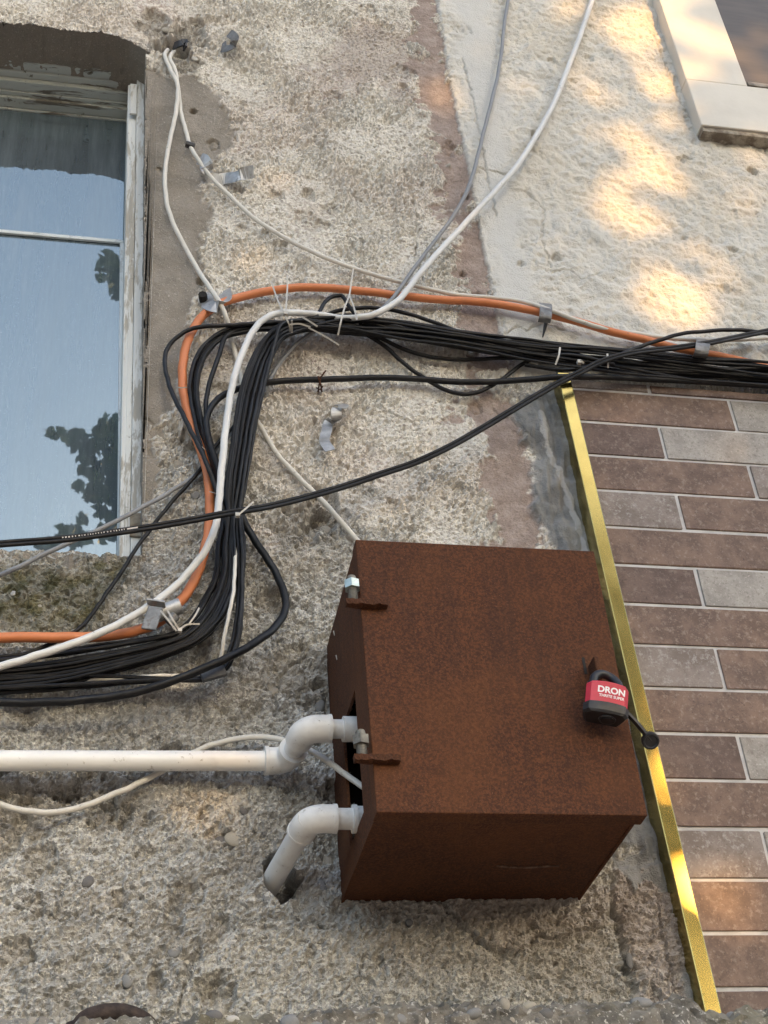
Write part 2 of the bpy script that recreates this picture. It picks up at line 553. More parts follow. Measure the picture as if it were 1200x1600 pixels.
# ------------------------------------------------------------------ ground
g = MB().add([(-150, -300, 0), (150, -300, 0), (150, .4, 0), (-150, .4, 0)], [(0, 1, 2, 3)]).build('ground', MAT_ASPH)
tag(g, 'grey paved ground at the foot of the wall', kind='structure')
# unseen green hill behind the camera, added to block the bright low sky
hv = []; hf = []
HA = np.radians(np.linspace(170, 370, 90)); HRr = [24, 27, 31, 36, 44, 60]; HZr = [0, 2.6, 4.4, 6.0, 7.0, 6.6]
for a_ in HA:
    for r_, z_ in zip(HRr, HZr):
        k_ = .85 + .22 * float(perlin(np.array([a_ * 9]), np.array([r_ * .12]), 90)) + .12 * float(perlin(np.array([a_ * 40]), np.array([r_ * .5]), 91))
        hv.append((r_ * math.cos(a_), r_ * math.sin(a_), z_ * k_))
for i in range(len(HA) - 1):
    for k in range(5):
        hf.append((i * 6 + k, i * 6 + k + 1, i * 6 + k + 7, i * 6 + k + 6))
hill = MB().add(hv, hf).build('sky_blocker_hill', simple('sky_blocker_slope', (.03, .042, .015), (.075, .085, .035), 1.2, .9), None, True)
tag(hill, kind='structure')

# ------------------------------------------------------------------ the wall
def coords(lo, hi, step, a, b):
    mid = np.arange(lo, hi + step / 2, step)
    def out(start, end):
        r_ = []; x = start; d = step
        sg = 1 if end > start else -1
        while (end - x) * sg > 0:
            d *= 1.35; x = x + sg * min(d, .25); r_.append(x)
        return r_
    return np.array(out(mid[0], a)[::-1] + list(mid) + out(mid[-1], b))
xs = coords(-.64, .92, .0016, -4.0, 4.0)
zs = coords(1.90, 3.98, .00185, -.1, 6.5)
X, Z = np.meshgrid(xs, zs)           # rows z, columns x
def win_edge(z): return -.302 - .022 * (z - 2.58)
def win_top(x): return 3.552 - .040 * np.clip((x + .385) / .067, 0, 1) ** 2 + .0035 * perlin(x * 35, x * 0 + .3) + .002 * perlin(x * 110, x * 0 + .7)
def win_bot(x): return 2.513 + .003 * perlin(x * 30, x * 0 + 5.3) + .0015 * perlin(x * 130, x * 0 + 2.3)

nz1 = fbm(X * 14, Z * 14, 3, 1)
nz2 = fbm(X * 55, Z * 55, 3, 2)
m_grey = sstep(.004, -.004, sdpoly(wp([(205, 95), (262, 118), (300, 112), (335, 150), (376, 190), (362, 232), (332, 262), (312, 292), (328, 335), (312, 385), (322, 430), (300, 475), (290, 540), (285, 620), (250, 660), (238, 740), (235, 800), (200, 865)]), X, Z) + nz1 * .02 + nz2 * .014)
sd_white = sdpoly(wp([(672, -60), (700, 110), (735, 280), (765, 430), (782, 530), (810, 560), (800, 590), (835, 600), (880, 600), (2000, 600), (2000, -900), (640, -900)]), X, Z)
m_white = sstep(.003, -.003, sd_white + nz2 * .006)
m_smooth = sstep(.02, -.02, sdpoly(wp([(700, -50), (720, 100), (750, 300), (790, 540), (840, 540), (800, 300), (775, 100), (760, -50)]), X, Z) + nz1 * .03) * m_white
m_pink = sstep(.006, -.006, sdpoly(wp([(672, -200), (672, 0), (700, 120), (735, 300), (775, 470), (785, 560), (770, 600), (815, 680), (835, 790), (850, 880), (790, 880), (775, 760), (760, 690), (735, 640), (740, 590), (745, 530), (725, 440), (705, 330), (690, 230), (665, 150), (655, 60), (650, -200)]), X, Z) - .010 + nz1 * .05 + nz2 * .035)
m_pink = np.clip(m_pink + .5 * sstep(.02, -.02, sdpoly(wp([(560, 20), (640, 60), (650, 150), (560, 130), (500, 160), (520, 60)]), X, Z) + nz1 * .08 + nz2 * .06), 0, 1) * (1 - m_white)
m_cem = sstep(.004, -.004, sdpoly(wp([(800, 645), (835, 615), (872, 598), (905, 720), (950, 900), (1010, 1130), (1060, 1350), (1110, 1600), (1085, 1600), (1055, 1450), (1030, 1360), (1000, 1330), (960, 1330), (930, 1000), (925, 890), (870, 880), (835, 800), (830, 720), (815, 680)]), X, Z) + nz1 * .012 + nz2 * .010)
m_cem = np.clip(m_cem + .9 * sstep(.002, -.002, sdpoly(wp([(960, 1345), (1000, 1335), (1040, 1350), (1060, 1420), (1000, 1370), (985, 1395), (970, 1380)]), X, Z) + nz2 * .02), 0, 1)
low_line = U(300, 850)[2]
m_low = sstep(.10, -.10, (Z - low_line) + nz1 * .25 + nz2 * .10 - .12 * sstep(-.05, -.2, X) + .15 * sstep(.0, .15, X))
m_moss = sstep(.012, -.03, sdpoly(wp([(-300, 866), (198, 866), (206, 890), (150, 985), (-300, 1000)]), X, Z) + nz1 * .03) * (.55 + .45 * sstep(-.3, .3, nz2)) * .9
m_below_box = .35 * sstep(.03, -.05, sdpoly(wp([(560, 1405), (1000, 1400), (975, 1560), (600, 1560)]), X, Z) + nz1 * .05)  # soft-edged darker brown on the wall below the box
LF1 = .5 + .5 * fbm(X * 4.2, Z * 4.2, 3, 80); LF2 = .5 + .5 * fbm(X * 8, Z * 8, 4, 81); LF3 = .5 + .5 * fbm(X * 20, Z * 20, 3, 82)
smear = sdline(np.array(wp([(838, 650), (852, 700), (872, 740), (890, 800), (912, 860), (930, 930)])), X + .008 * nz1, Z)
LF2 = np.where(m_cem > .3, np.maximum(LF2 * .85, .68 * sstep(.016, .002, smear + .006 * nz2)), LF2)

# relief, positive towards the street
wx = X + .004 * perlin(X * 60, Z * 60, 9); wz_ = Z + .004 * perlin(X * 60, Z * 60, 10)
rid = 1 - np.abs(fbm(wx * 125, wz_ * 125, 2, 3)) * 2.2
rid2 = fbm(X * 240, Z * 240, 2, 4)
wd, wr = worley(X * 80, Z * 95)
pits = -sstep(.34, .12, wd) * (wr > .45)
wd3, wr3 = worley(X * 60 + 1.3 * nz2, Z * 80 + 1.3 * nz1)
wd4, wr4 = worley(X * 130 + nz2, Z * 160 - nz2)
facet = (wr3 - .5) + .5 * (wr4 - .5)
AMP = .35 + 1.15 * sstep(.30, .66, LF2)
cream_h = .0032 * rid + .0030 * rid2 + .0024 * fbm(X * 40, Z * 40, 2, 6) + .0040 * pits
wd2, wr2 = worley(X * 42, Z * 42)
lump = sstep(.42, .05, wd2) * (wr2 > .62)
cream_h = cream_h * AMP + .0016 * facet * AMP
low_h = .0042 * facet + .0034 * rid + .0028 * rid2 + .0042 * fbm(X * 45, Z * 45, 3, 7) + .0036 * lump + .0030 * pits
white_h = .0042 * fbm(X * 70, Z * 70, 3, 12) + .0042 * fbm(X * 28, Z * 28, 2, 13) + .0016 * pits * (nz1 > .05) + .0009 * rid
smooth_h = .0008 * fbm(X * 60, Z * 60, 3, 14)
grey_h = .0011 * fbm(X * 130, Z * 130, 2, 15) + .0018 * fbm(X * 16, Z * 16, 2, 16)
pink_h = .0008 * rid2 + .0012 * fbm(X * 90, Z * 90, 2, 17)
wx3 = X + .012 * perlin(X * 22, Z * 9, 19)
cem_h = .0085 * np.abs(fbm(wx3 * 30, Z * 11, 3, 18)) * 2 + .0022 * fbm(X * 60, Z * 60, 3, 20)
H = cream_h
H = H * (1 - m_low) + low_h * m_low
H = H * (1 - m_pink) + (pink_h - .0008) * m_pink
H = H * (1 - m_grey) + (grey_h - .0012) * m_grey
H = H * (1 - m_white) + (white_h * (1 - m_smooth) + smooth_h * m_smooth + .005) * m_white
H = H * (1 - m_cem) + (cem_h + .003) * m_cem
H = H + .005 * fbm(X * 4, Z * 4, 2, 21) + .0035 * fbm(X * 13, Z * 17, 3, 22) * (1 - m_grey) * (1 - m_white * .6)
m_fresh = np.zeros_like(H)
R6 = random.Random(12)
rnd = []
for _ in range(46):
    rnd.append((R6.uniform(330, 760), R6.uniform(0, 840), R6.uniform(4, 15), R6.uniform(.003, .007), .9, 1 if R6.random() < .6 else 0))
for _ in range(40):
    rnd.append((R6.uniform(0, 560), R6.uniform(1090, 1570), R6.uniform(5, 22), R6.uniform(.003, .009), 1, 1))
for _ in range(16):
    rnd.append((R6.uniform(760, 1190), R6.uniform(0, 500), R6.uniform(3, 8), R6.uniform(.003, .006), .8, 0))
dents = rnd + [(268, 74, 24, .030, .9, 1), (300, 50, 32, .013, 1, 1), (240, 38, 30, .011, 1, 1), (285, 95, 24, .010, 1, 1), (318, 442, 9, .016, .4, 1), (302, 173, 5, .010, .3, 0), (248, 262, 4, .008, .3, 0),
         (272, 700, 36, .0065, 1, 1), (300, 690, 22, .007, 1, 1), (500, 800, 38, .015, 1, 1), (462, 822, 34, .010, 1, 1), (505, 800, 12, .018, .6, 1), (428, 938, 22, .014, .8, 1),
         (474, 1058, 44, .009, .7, 1), (505, 1090, 30, .010, .8, 1), (440, 1364, 34, .05, .9, 1), (480, 1345, 62, .006, .9, 1), (395, 1335, 38, .005, 1, 1), (340, 1310, 20, .005, .8, 1),
         (243, 1535, 16, .010, .7, 1), (300, 1490, 20, .006, .9, 1), (310, 1020, 24, .009, .9, 1), (1150, 597, 60, .010, .9, 0), (1005, 1560, 20, .007, .9, 1), (985, 1525, 14, .006, .8, 1),
         (833, 212, 5, .010, .6, 0), (1175, 270, 8, .012, .6, 0), (1062, 253, 6, .008, .6, 0), (655, 590, 9, .006, .6, 0), (500, 690, 34, .004, 1, 0), (560, 700, 26, .004, 1, 0), (195, 1000, 22, .006, 1, 1),
         (70, 1250, 55, .016, .8, 1), (150, 1235, 40, .014, .9, 1), (10, 1275, 50, .014, .8, 1), (40, 1110, 30, .005, 1, 1), (395, 1110, 16, .006, 1, 1), (520, 1240, 16, .012, .8, 1), (590, 1500, 10, .006, .8, 0)]
for px, py, rp, dep, irr, fr in dents:
    c = U(px, py)
    r_ = rp * sc(px, py) * 1.15
    k = (np.abs(X - c[0]) < r_ * 2.2) & (np.abs(Z - c[2]) < r_ * 2.6)
    if not k.any(): continue
    xx = X[k]; zz = Z[k]
    rr = np.sqrt(((xx - c[0]) / (.8 + (px * 7 % 10) / 14)) ** 2 + ((zz - c[2]) / 1.2) ** 2) / r_
    rr = rr + irr * (.62 * fbm(xx * 1.1 / r_, zz * 1.1 / r_, 3, int(px) % 19) + .12 * fbm(xx * 90, zz * 90, 2, 3))
    a = sstep(1.0, .72, rr)
    rough_in = .0085 * fbm(xx * 70, zz * 70, 3, 31) * irr
    H[k] = H[k] - a * (dep + rough_in)
    if fr: m_fresh[k] = np.maximum(m_fresh[k], a * (.8 if dep > .0095 else .35))
m_fresh = m_fresh * (1 - .7 * m_white)
cracks = [([(U_[0], U_[1]) for U_ in q_], w_, d_) for q_, w_, d_ in [([(640, 300), (652, 340), (648, 400), (660, 440)], 1.6, .004), ([(560, 130), (556, 170), (566, 200)], 1.8, .004), ([(470, 620), (500, 640), (540, 636), (575, 660)], 2, .004), ([(600, 640), (640, 660), (690, 655)], 1.6, .003), ([(380, 720), (420, 740), (470, 745), (500, 770)], 2.4, .005), ([(20, 1420), (90, 1436), (150, 1428), (210, 1450)], 1.8, .005), ([(330, 1420), (380, 1440), (440, 1430), (520, 1450)], 1.6, .004), ([(520, 1560), (560, 1530), (570, 1490)], 1.8, .004)]] + [([(1022, 1400), (1026, 1440), (1038, 1490), (1046, 1540), (1062, 1600)], 2.2, .006), ([(952, 1365), (958, 1420), (968, 1470), (985, 1520)], 3.5, .005),
          ([(297, 1500), (292, 1535), (280, 1570), (276, 1600)], 2, .006), ([(690, 1400), (715, 1440), (745, 1470), (775, 1488), (800, 1495), (830, 1470), (880, 1462), (945, 1450)], 2.5, .005),
          ([(782, 500), (790, 528), (806, 515), (822, 520), (845, 508), (880, 520)], 2, .004), ([(428, 1075), (440, 1050), (455, 1035), (480, 1020)], 4, .007), ([(428, 1082), (432, 1105), (448, 1118)], 3, .007),
          ([(722, 95), (735, 150), (748, 210), (760, 280), (775, 340)], 1.7, .0035), ([(740, 265), (775, 272), (800, 275)], 1.7, .0035), ([(820, 300), (850, 330), (845, 380), (860, 420)], 1.7, .0035),
          ([(860, 430), (890, 425), (910, 440), (935, 430)], 1.6, .003), ([(1090, 205), (1060, 160), (1040, 110), (1020, 60)], 2, .004), ([(0, 1235), (60, 1228), (140, 1232), (165, 1255)], 3, .006),
          ([(230, 655), (250, 672), (262, 690), (290, 682)], 2.5, .004), ([(770, 640), (800, 660), (830, 690)], 1.5, .003)]
for pts, wpx, dep in cracks:
    P = wp(pts); s_ = sc(*pts[0])
    P = np.array(P)
    k = (X > P[:, 0].min() - .03) & (X < P[:, 0].max() + .03) & (Z > P[:, 1].min() - .03) & (Z < P[:, 1].max() + .03)
    if not k.any(): continue
    d = sdline(P, X[k] + .004 * perlin(X[k] * 80, Z[k] * 80, 40), Z[k] + .004 * perlin(X[k] * 80, Z[k] * 80, 41))
    H[k] = H[k] - dep * sstep(wpx * s_ * 1.3, wpx * s_ * .3, d)
# broken plaster flake below the box, and the proud band left of the brass strip
fl = sdpoly(wp([(690, 1395), (715, 1440), (745, 1470), (800, 1492), (860, 1475), (945, 1450), (955, 1390), (900, 1380)]), X, Z) + nz2 * .006
H = H + .006 * sstep(.003, -.003, fl)
st = sdpoly(wp([(958, 1360), (962, 1420), (975, 1480), (990, 1540), (1000, 1620), (1110, 1620), (1060, 1350)]), X, Z) + nz2 * .006
H = H + .008 * sstep(.003, -.003, st) * (1 - m_cem * .4)
m_pink = np.clip(m_pink + .55 * sstep(.003, -.003, st) + .3 * sstep(.003, -.003, fl), 0, 1) * (1 - m_cem)
m_pink = m_pink * (1 - m_grey)

# snap the window edge, drop what lies inside the opening or behind the tiles
ny, nx = X.shape
Xs, Zs = X.copy(), Z.copy()
hole = (X < win_edge(Z)) & (Z < win_top(X)) & (Z > win_bot(X)) & (X > -1.25)
for j in np.where((xs > -1.25) & (xs < -.30))[0]:
    col = np.where(hole[:, j])[0]
    if len(col):
        Zs[col[-1] + 1, j] = win_top(np.array([xs[j]]))[0]
        Zs[col[0] - 1, j] = win_bot(np.array([xs[j]]))[0]
for i in range(ny):
    row = np.where(hole[i])[0]
    if len(row) and row[-1] + 1 < nx:
        Xs[i, row[-1] + 1] = win_edge(zs[i]) + .0012 * math.sin(zs[i] * 300) * math.sin(zs[i] * 71)
hq = hole[:-1, :-1] | hole[1:, :-1] | hole[:-1, 1:] | hole[1:, 1:]
tq = (X[:-1, :-1] > .305) & (Z[:-1, :-1] < 2.80) & (Z[:-1, :-1] > .1)
ii, jj = np.where(~(hq | tq))
a = ii * nx + jj
faces = np.stack([a, a + 1, a + nx + 1, a + nx], 1)
co = np.stack([Xs.ravel(), -H.ravel(), Zs.ravel()], 1)
used = np.zeros(len(co), bool); used[faces.ravel()] = True
remap = np.cumsum(used) - 1
co = co[used]; faces = remap[faces]
me = bpy.data.meshes.new('plaster_wall')
nf = len(faces)
me.vertices.add(len(co)); me.vertices.foreach_set('co', co.astype(np.float32).ravel())
me.loops.add(nf * 4); me.loops.foreach_set('vertex_index', faces.astype(np.int32).ravel())
me.polygons.add(nf)
me.polygons.foreach_set('loop_start', (np.arange(nf) * 4).astype(np.int32))
me.polygons.foreach_set('loop_total', np.full(nf, 4, np.int32))
rgh = ((m_white * .8 + m_grey + m_cem + m_pink * .5) > .4)[ii, jj]
me.polygons.foreach_set('use_smooth', rgh)
me.update(calc_edges=True)
for nm, chans in (('mask_a', (m_grey, m_pink, m_white)), ('mask_b', (m_cem, m_low, m_moss)), ('mask_c', (m_smooth, m_below_box, m_fresh)), ('low_freq', (LF1, LF2, LF3))):
    at = me.attributes.new(nm, 'FLOAT_COLOR', 'POINT')
    d4 = np.ones((len(co), 4), np.float32)
    for q in range(3): d4[:, q] = chans[q].ravel()[used]
    at.data.foreach_set('color', d4.ravel())
me.materials.append(MAT_WALL)
wall = bpy.data.objects.new('plaster_wall', me)
COL.objects.link(wall)
WLOC[wall.name] = np.zeros(3)
tag(wall, 'old rough cream and grey plastered house wall behind the cables', 'wall')

def surf(x, z):
    """outermost y of the wall face there"""
    j = int(np.clip(np.searchsorted(xs, x), 0, nx - 1)); i = int(np.clip(np.searchsorted(zs, z), 0, ny - 1))
    return -H[i, j]

# window reveal: soffit and jamb of the same plaster
def surfv(x, z):
    j = np.clip(np.searchsorted(xs, x), 0, nx - 1); i = np.clip(np.searchsorted(zs, z), 0, ny - 1)
    return -H[i, j]
def reveal(name, P, up_):
    lip = P[:, :1].copy(); lip[:, :, 1] += .005; lip += np.array(up_)[None, None] * .03
    P = np.concatenate([lip, P], 1)
    n, nd = P.shape[:2]
    i, k = np.meshgrid(np.arange(n - 1), np.arange(nd - 1), indexing='ij')
    a_ = (i * nd + k).ravel()
    o = MB().add(P.reshape(-1, 3), np.stack([a_, a_ + 1, a_ + nd + 1, a_ + nd], 1).tolist()).build(name, MAT_WALL, wall, True)
    mm = o.data
    at = mm.attributes.new('mask_a', 'FLOAT_COLOR', 'POINT')
    at.data.foreach_set('color', np.tile(np.array([1, 0, 0, 1], np.float32), len(mm.vertices)))
    at = mm.attributes.new('low_freq', 'FLOAT_COLOR', 'POINT')
    at.data.foreach_set('color', np.tile(np.array([.5, .5, .5, 1], np.float32), len(mm.vertices)))
    return o
DEP = .155
Uu, Kk = np.meshgrid(np.linspace(0, 1, 330), np.linspace(0, 1, 34), indexing='ij')
Kf = np.minimum(1, Kk * 8)
x_ = -1.25 + Uu * .934; z_ = win_top(x_); y_ = surfv(x_, z_ + .004); y_ = y_ + (DEP - y_) * Kk
reveal('soffit', np.stack([x_, y_, z_ - .004 * Kk + fbm(x_ * 40, y_ * 40, 3, 50) * .0045 * Kf], 2), (0, 0, 1))
z_ = 2.505 + Uu * 1.02; x_ = win_edge(z_); y_ = surfv(x_ + .004, z_); y_ = y_ + (DEP - y_) * Kk
reveal('jamb', np.stack([x_ + .0015 * Kk + fbm(z_ * 40, y_ * 40, 2, 51) * .002 * Kf, y_, z_], 2), (1, 0, 0))
x_ = -1.25 + Uu * .955; z_ = win_bot(x_); y_ = surfv(x_, z_ - .004); y_ = y_ + (DEP - y_) * Kk
reveal('sill', np.stack([x_, y_, z_ + .012 * Kk + fbm(x_ * 40, y_ * 40, 3, 52) * .003 * Kf], 2), (0, 0, -1))

# ------------------------------------------------------------------ old window
win = thing('old_window', (-.75, .08, 2.52), 'old wooden window with peeling pale frame and sky reflecting glass', 'window')
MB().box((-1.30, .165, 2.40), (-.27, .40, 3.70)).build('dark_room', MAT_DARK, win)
# head of the frame: stepped boards seen from below
for z0, z1, y0 in ((3.5490, 3.610, .0665), (3.5440, 3.5488, .082), (3.5337, 3.5438, .094), (3.5300, 3.5335, .112), (3.5235, 3.5298, .120), (3.5190, 3.5233, .139)):
    MB().box((-1.28, y0, z0), (-.3185, .164, z1), bev=.0012).build('head_board', MAT_HEAD, win)
def lean_bar(x0, x1, y0, y1, z0, z1, bev=.0015, k=.022):
    mb = MB()
    mb.box((x0, y0, z0), (x1, y1, z1), bev=bev)
    mb.v = [(v[0] - k * (v[2] - 2.58), v[1], v[2]) for v in mb.v]
    return mb
lean_bar(-.3135, -.2985, .060, .160, 2.46, 3.535).build('stile', MAT_STILE, win)
lean_bar(-.3275, -.3138, .066, .160, 2.46, 3.5185).build('stile', MAT_STILE, win)
lean_bar(-.3215, -.3140, .0635, .0665, 2.46, 3.42, .001).build('stile_bead', MAT_STILE, win)
lean_bar(-.3278, -.3215, .138, .1435, 2.46, 3.2140, .001, .031).build('glazing_bead', MAT_PUTTY, win)
MB().box((-1.28, .1385, 3.2145), (-.3420, .1432, 3.2215), bev=.001).build('glazing_bead', MAT_PUTTY, win)
MB().box((-1.28, .1425, 3.2205), (-.330, .1455, 3.5192)).build('pane', MAT_GLASS, win)
lean_bar(-1.28, -.3200, .1436, .1466, 2.42, 3.2150, 0, .031).build('pane', MAT_GLASS, win)
lean_bar(-.3150, -.2990, .0560, .0598, 2.585, 2.622, .001).build('latch_plate', simple('rusty_plate', (.30, .27, .21), (.16, .12, .08), 60, .8), win)
lean_bar(-.3245, -.3135, .0555, .0598, 3.43, 3.508, .001).build('corner_plate', MAT_STILE, win)

# ------------------------------------------------------------------ window surround, upper right
PR = -.030
sur = thing('window_surround', (.9, 0, 3.45), 'white painted raised surround of the upper right window with sunlit front', 'window')
MB().box((.607, PR, 3.5725), (.7225, .02, 4.9), bev=.002).build('side_band', MAT_SURR, sur)
MB().box((.607, PR - .0004, 3.4445), (1.45, .02, 3.5722), bev=.002).build('bottom_band', MAT_SURR, sur)
MB().box((.609, PR + .004, 3.4335), (1.45, .018, 3.4443), bev=.001).build('dark_underside', MAT_SURR_UNDER, sur)  # separate underside piece in a darker, mottled colour
MB().box((1.30, PR, 3.5725), (1.45, .02, 4.9), bev=.002).build('side_band', MAT_SURR, sur)
MB().box((.7228, -.016, 3.5725), (1.2998, .015, 4.9)).build('dark_panel', MAT_BOARD, sur)
MB().box((.7240, PR - .002, 3.5727), (1.2990, -.0165, 3.5835), bev=.001).build('sill_bar', simple('sill_bar', (.30, .27, .22), (.10, .085, .065), 60, .6), sur)

# ------------------------------------------------------------------ tile cladding
clad = thing('tile_cladding', (.7, 0, 1.2), 'brown and grey brick shaped tiles with pale grout at right', 'tiles')
def trim_x(z): return .2665 + (.287 - .2665) * (2.835 - z) / (2.835 - 1.90)
TOPZ = 2.8430
gb = MB().prism([(trim_x(TOPZ), -.0113, TOPZ), (1.6, -.0113, TOPZ), (1.6, -.0113, 1.0), (trim_x(1.0), -.0113, 1.0)], (0, .03, 0))
gb.build('grout', MAT_GROUT, clad)
J0, CO = 2.8265, .0602
kinds = {-1: 'MB', 0: 'BG', 1: 'DG', 2: 'BM', 3: 'MB', 4: 'BD', 5: 'DG', 6: 'BB', 7: 'MB', 8: 'BD', 9: 'DG', 10: 'BB', 11: 'MG', 12: 'BB', 13: 'BM', 14: 'DB'}
TM = {'B': MAT_TILE_B, 'D': MAT_TILE_D, 'M': MAT_TILE_M, 'G': MAT_TILE_G}
rr_ = random.Random(5)
for k in range(-1, 17):
    zt = J0 - CO * k - .0024; zb = J0 - CO * (k + 1) + .0024
    if k == -1: zt = TOPZ - .001; zb = J0 + .0024
    jx = .398 if k % 2 else .5155
    edges = [trim_x((zt + zb) / 2) + .006] + [jx + .2405 * q for q in range(0, 6)]
    edges = [e for e in edges if e < 1.58] + [1.585]
    for q in range(len(edges) - 1):
        x0 = edges[q] + (.0024 if q else 0); x1 = edges[q + 1] - .0024
        if x1 - x0 < .01: continue
        ks = kinds.get(k, 'BD')
        kd = ks[q] if q < 2 else rr_.choice('BBDMG')
        yf = -.0132 - rr_.random() * .0006
        ang = Matrix.Rotation(rr_.uniform(-.002, .002), 4, 'Y')
        MB().box((x0, yf, zb + rr_.uniform(-.0004, .0004)), (x1, -.004, zt + rr_.uniform(-.0004, .0004)), rot=ang, bev=.0011).jitter(.0005, rr_).build('tile', TM[kd], clad)

# ------------------------------------------------------------------ brass strip
def bar_between(p0, p1, w, y0, y1, bev):
    p0 = np.array(p0); p1 = np.array(p1)
    L = np.linalg.norm(p1 - p0); ang = math.atan2(p1[0] - p0[0], p0[1] - p1[1])
    mb = MB().box((-w / 2, y0, -L / 2), (w / 2, y1, L / 2), bev=bev)
    c = (p0 + p1) / 2
    R_ = Matrix.Rotation(-ang, 3, 'Y')
    mb.v = [tuple(R_ @ Vector(v) + Vector((c[0], 0, c[1]))) for v in mb.v]
    return mb
o = bar_between((.2663, 2.8385), (.2925, 1.65), .0178, -.031, .004, .0012).build('brass_edge_strip', MAT_BRASS)
tag(o, 'shiny brass edge strip standing between plaster and tiles', 'trim')

# ------------------------------------------------------------------ concrete ledge with pebbles
def make_pebble(seed):
    bm = bmesh.new(); bmesh.ops.create_icosphere(bm, subdivisions=2, radius=1.0)
    R_ = random.Random(seed); ax = [Vector((R_.gauss(0, 1), R_.gauss(0, 1), R_.gauss(0, 1))).normalized() for _ in range(6)]
    am = [R_.uniform(-.16, .16) for _ in range(6)]
    for v in bm.verts:
        n_ = v.co.normalized(); s_ = 1 + sum(a_ * max(0, n_.dot(x_)) ** 2 for a_, x_ in zip(am, ax))
        v.co = n_ * s_
    me_ = bpy.data.meshes.new('pebble'); bm.to_mesh(me_); bm.free()
    me_.polygons.foreach_set('use_smooth', [True] * len(me_.polygons))
    return me_
PM = {}
for q in range(5):
    for mi, mt in enumerate(PEB):
        me_ = make_pebble(q); me_.materials.append(mt); PM[(q, mi)] = me_
def pebble(loc, rad, mi, parent, rot=None, q=None):
    o_ = bpy.data.objects.new('pebble', PM[(random.randrange(5) if q is None else q, mi)])
    COL.objects.link(o_)
    o_.location = loc; o_.scale = rad
    o_.rotation_euler = rot if rot else (random.uniform(-.3, .3), random.uniform(0, 6.28), random.uniform(-.3, .3))
    attach(o_, parent)
    return o_

LY = -.095
def ledge_top(x):
    base = 1.9465 - .0085 * (1 - sstep(-.16, -.06, np.array([x]))[0]) + .004 * float(perlin(np.array([x * 18.]), np.array([.5]), 60)[0]) + .003 * float(perlin(np.array([x * 60.]), np.array([.5]), 61)[0])
    base -= .010 * float(sstep(.235, .26, np.array([x]))[0])
    return base
mb = MB(); vs_ = []; fs_ = []
nxl = 420; prof = 64
xl = np.linspace(-1.4, .46, nxl)
tops = np.array([ledge_top(x) for x in xl])
PT = np.linspace(0, 1, prof)
XX = np.repeat(xl[:, None], prof, 1); TT = np.repeat(PT[None], nxl, 0)
la = fbm(XX * 60, TT * 14, 3, 70); lb = fbm(XX * 150, TT * 36, 2, 71); wdl, wrl = worley(XX * 55, TT * 13)
disp = .0060 * la + .0045 * lb + .005 * sstep(.45, .1, wdl) * (wrl > .4)
for i, x in enumerate(xl):
    zt = tops[i]; rr0 = .012
    for k, t_ in enumerate(PT):
        if t_ < .45:
            y = .02 + (LY + rr0 - .02) * (t_ / .45); z = zt; n_ = (0, 0, 1)
        elif t_ < .6:
            an = (t_ - .45) / .15 * math.pi / 2
            y = LY + rr0 - rr0 * math.sin(an); z = zt - rr0 + rr0 * math.cos(an); n_ = (0, -math.sin(an), math.cos(an))
        else:
            y = LY; z = zt - rr0 - (t_ - .6) / .4 * .12; n_ = (0, -1, 0)
        d_ = disp[i, k]
        vs_.append((x, y + n_[1] * d_, z + n_[2] * d_))
for i in range(nxl - 1):
    for k in range(prof - 1):
        fs_.append((i * prof + k, i * prof + k + 1, (i + 1) * prof + k + 1, (i + 1) * prof + k))
t = NT('exposed_aggregate'); p = t.pos()
c = t.mix(t.ramp(t.noise(p, 40, 4, .65), .35, .65), (.095, .092, .083), (.21, .20, .18))
c = t.mix(t.ramp(t.noise(p, 230, 3, .6), .57, .66), c, (.45, .44, .41))
c = t.mix(t.ramp(t.noise(p, 12, 3), .5, .7, 0, .5), c, (.16, .15, .09))
t.base(c); t.rough(.9); t.bump(t.noise(p, 260, 3, .65), .6, .003)
ledge = mb.add(vs_, fs_).build('concrete_ledge', t.m, None, True)
tag(ledge, 'rough pebbly concrete ledge along the bottom below the rusty box', 'ledge')
WLOC[ledge.name] = np.array(ledge.location)
R_ = random.Random(3)
named = [(742, 1574, 26, 6, 0), (668, 1590, 13, 8, 3), (830, 1568, 12, 8, 1), (1006, 1562, 18, 9, 0), (455, 1592, 16, 12, 0), (365, 1589, 11, 7, 3), (805, 1576, 7, 6, 4), (590, 1586, 18, 9, 4), (520, 1590, 22, 6, 3), (335, 1583, 14, 10, 2), (880, 1592, 8, 7, 3), (700, 1588, 6, 5, 1), (770, 1590, 8, 6, 4), (930, 1588, 9, 6, 0), (850, 1586, 7, 5, 1), (960, 1576, 7, 5, 4)]
for px, py, a_, b_, mi in named:
    x = U(px, py, LY + .01)[0]
    zt = ledge_top(x)
    pt = U(px, py, LY - .004)
    s_ = sc(px, py, LY)
    pebble((pt[0], LY + .004, min(pt[2], zt + .003)), (a_ * s_, .7 * b_ * s_, b_ * s_), mi, ledge, (R_.uniform(-.3, .3), R_.uniform(-.12, .12), 0))
for q in range(44):
    x = R_.uniform(-.45, .40); r_ = R_.uniform(.003, .0075)
    z = ledge_top(x) - R_.uniform(-.001, .045)
    pebble((x, LY + .002 + (0.008 if z > ledge_top(x) - .008 else 0), z), (r_ * R_.uniform(1, 1.5), r_ * .8, r_ * R_.uniform(.7, 1)), R_.choice([0, 0, 1, 4, 4, 4, 2, 2]), ledge)

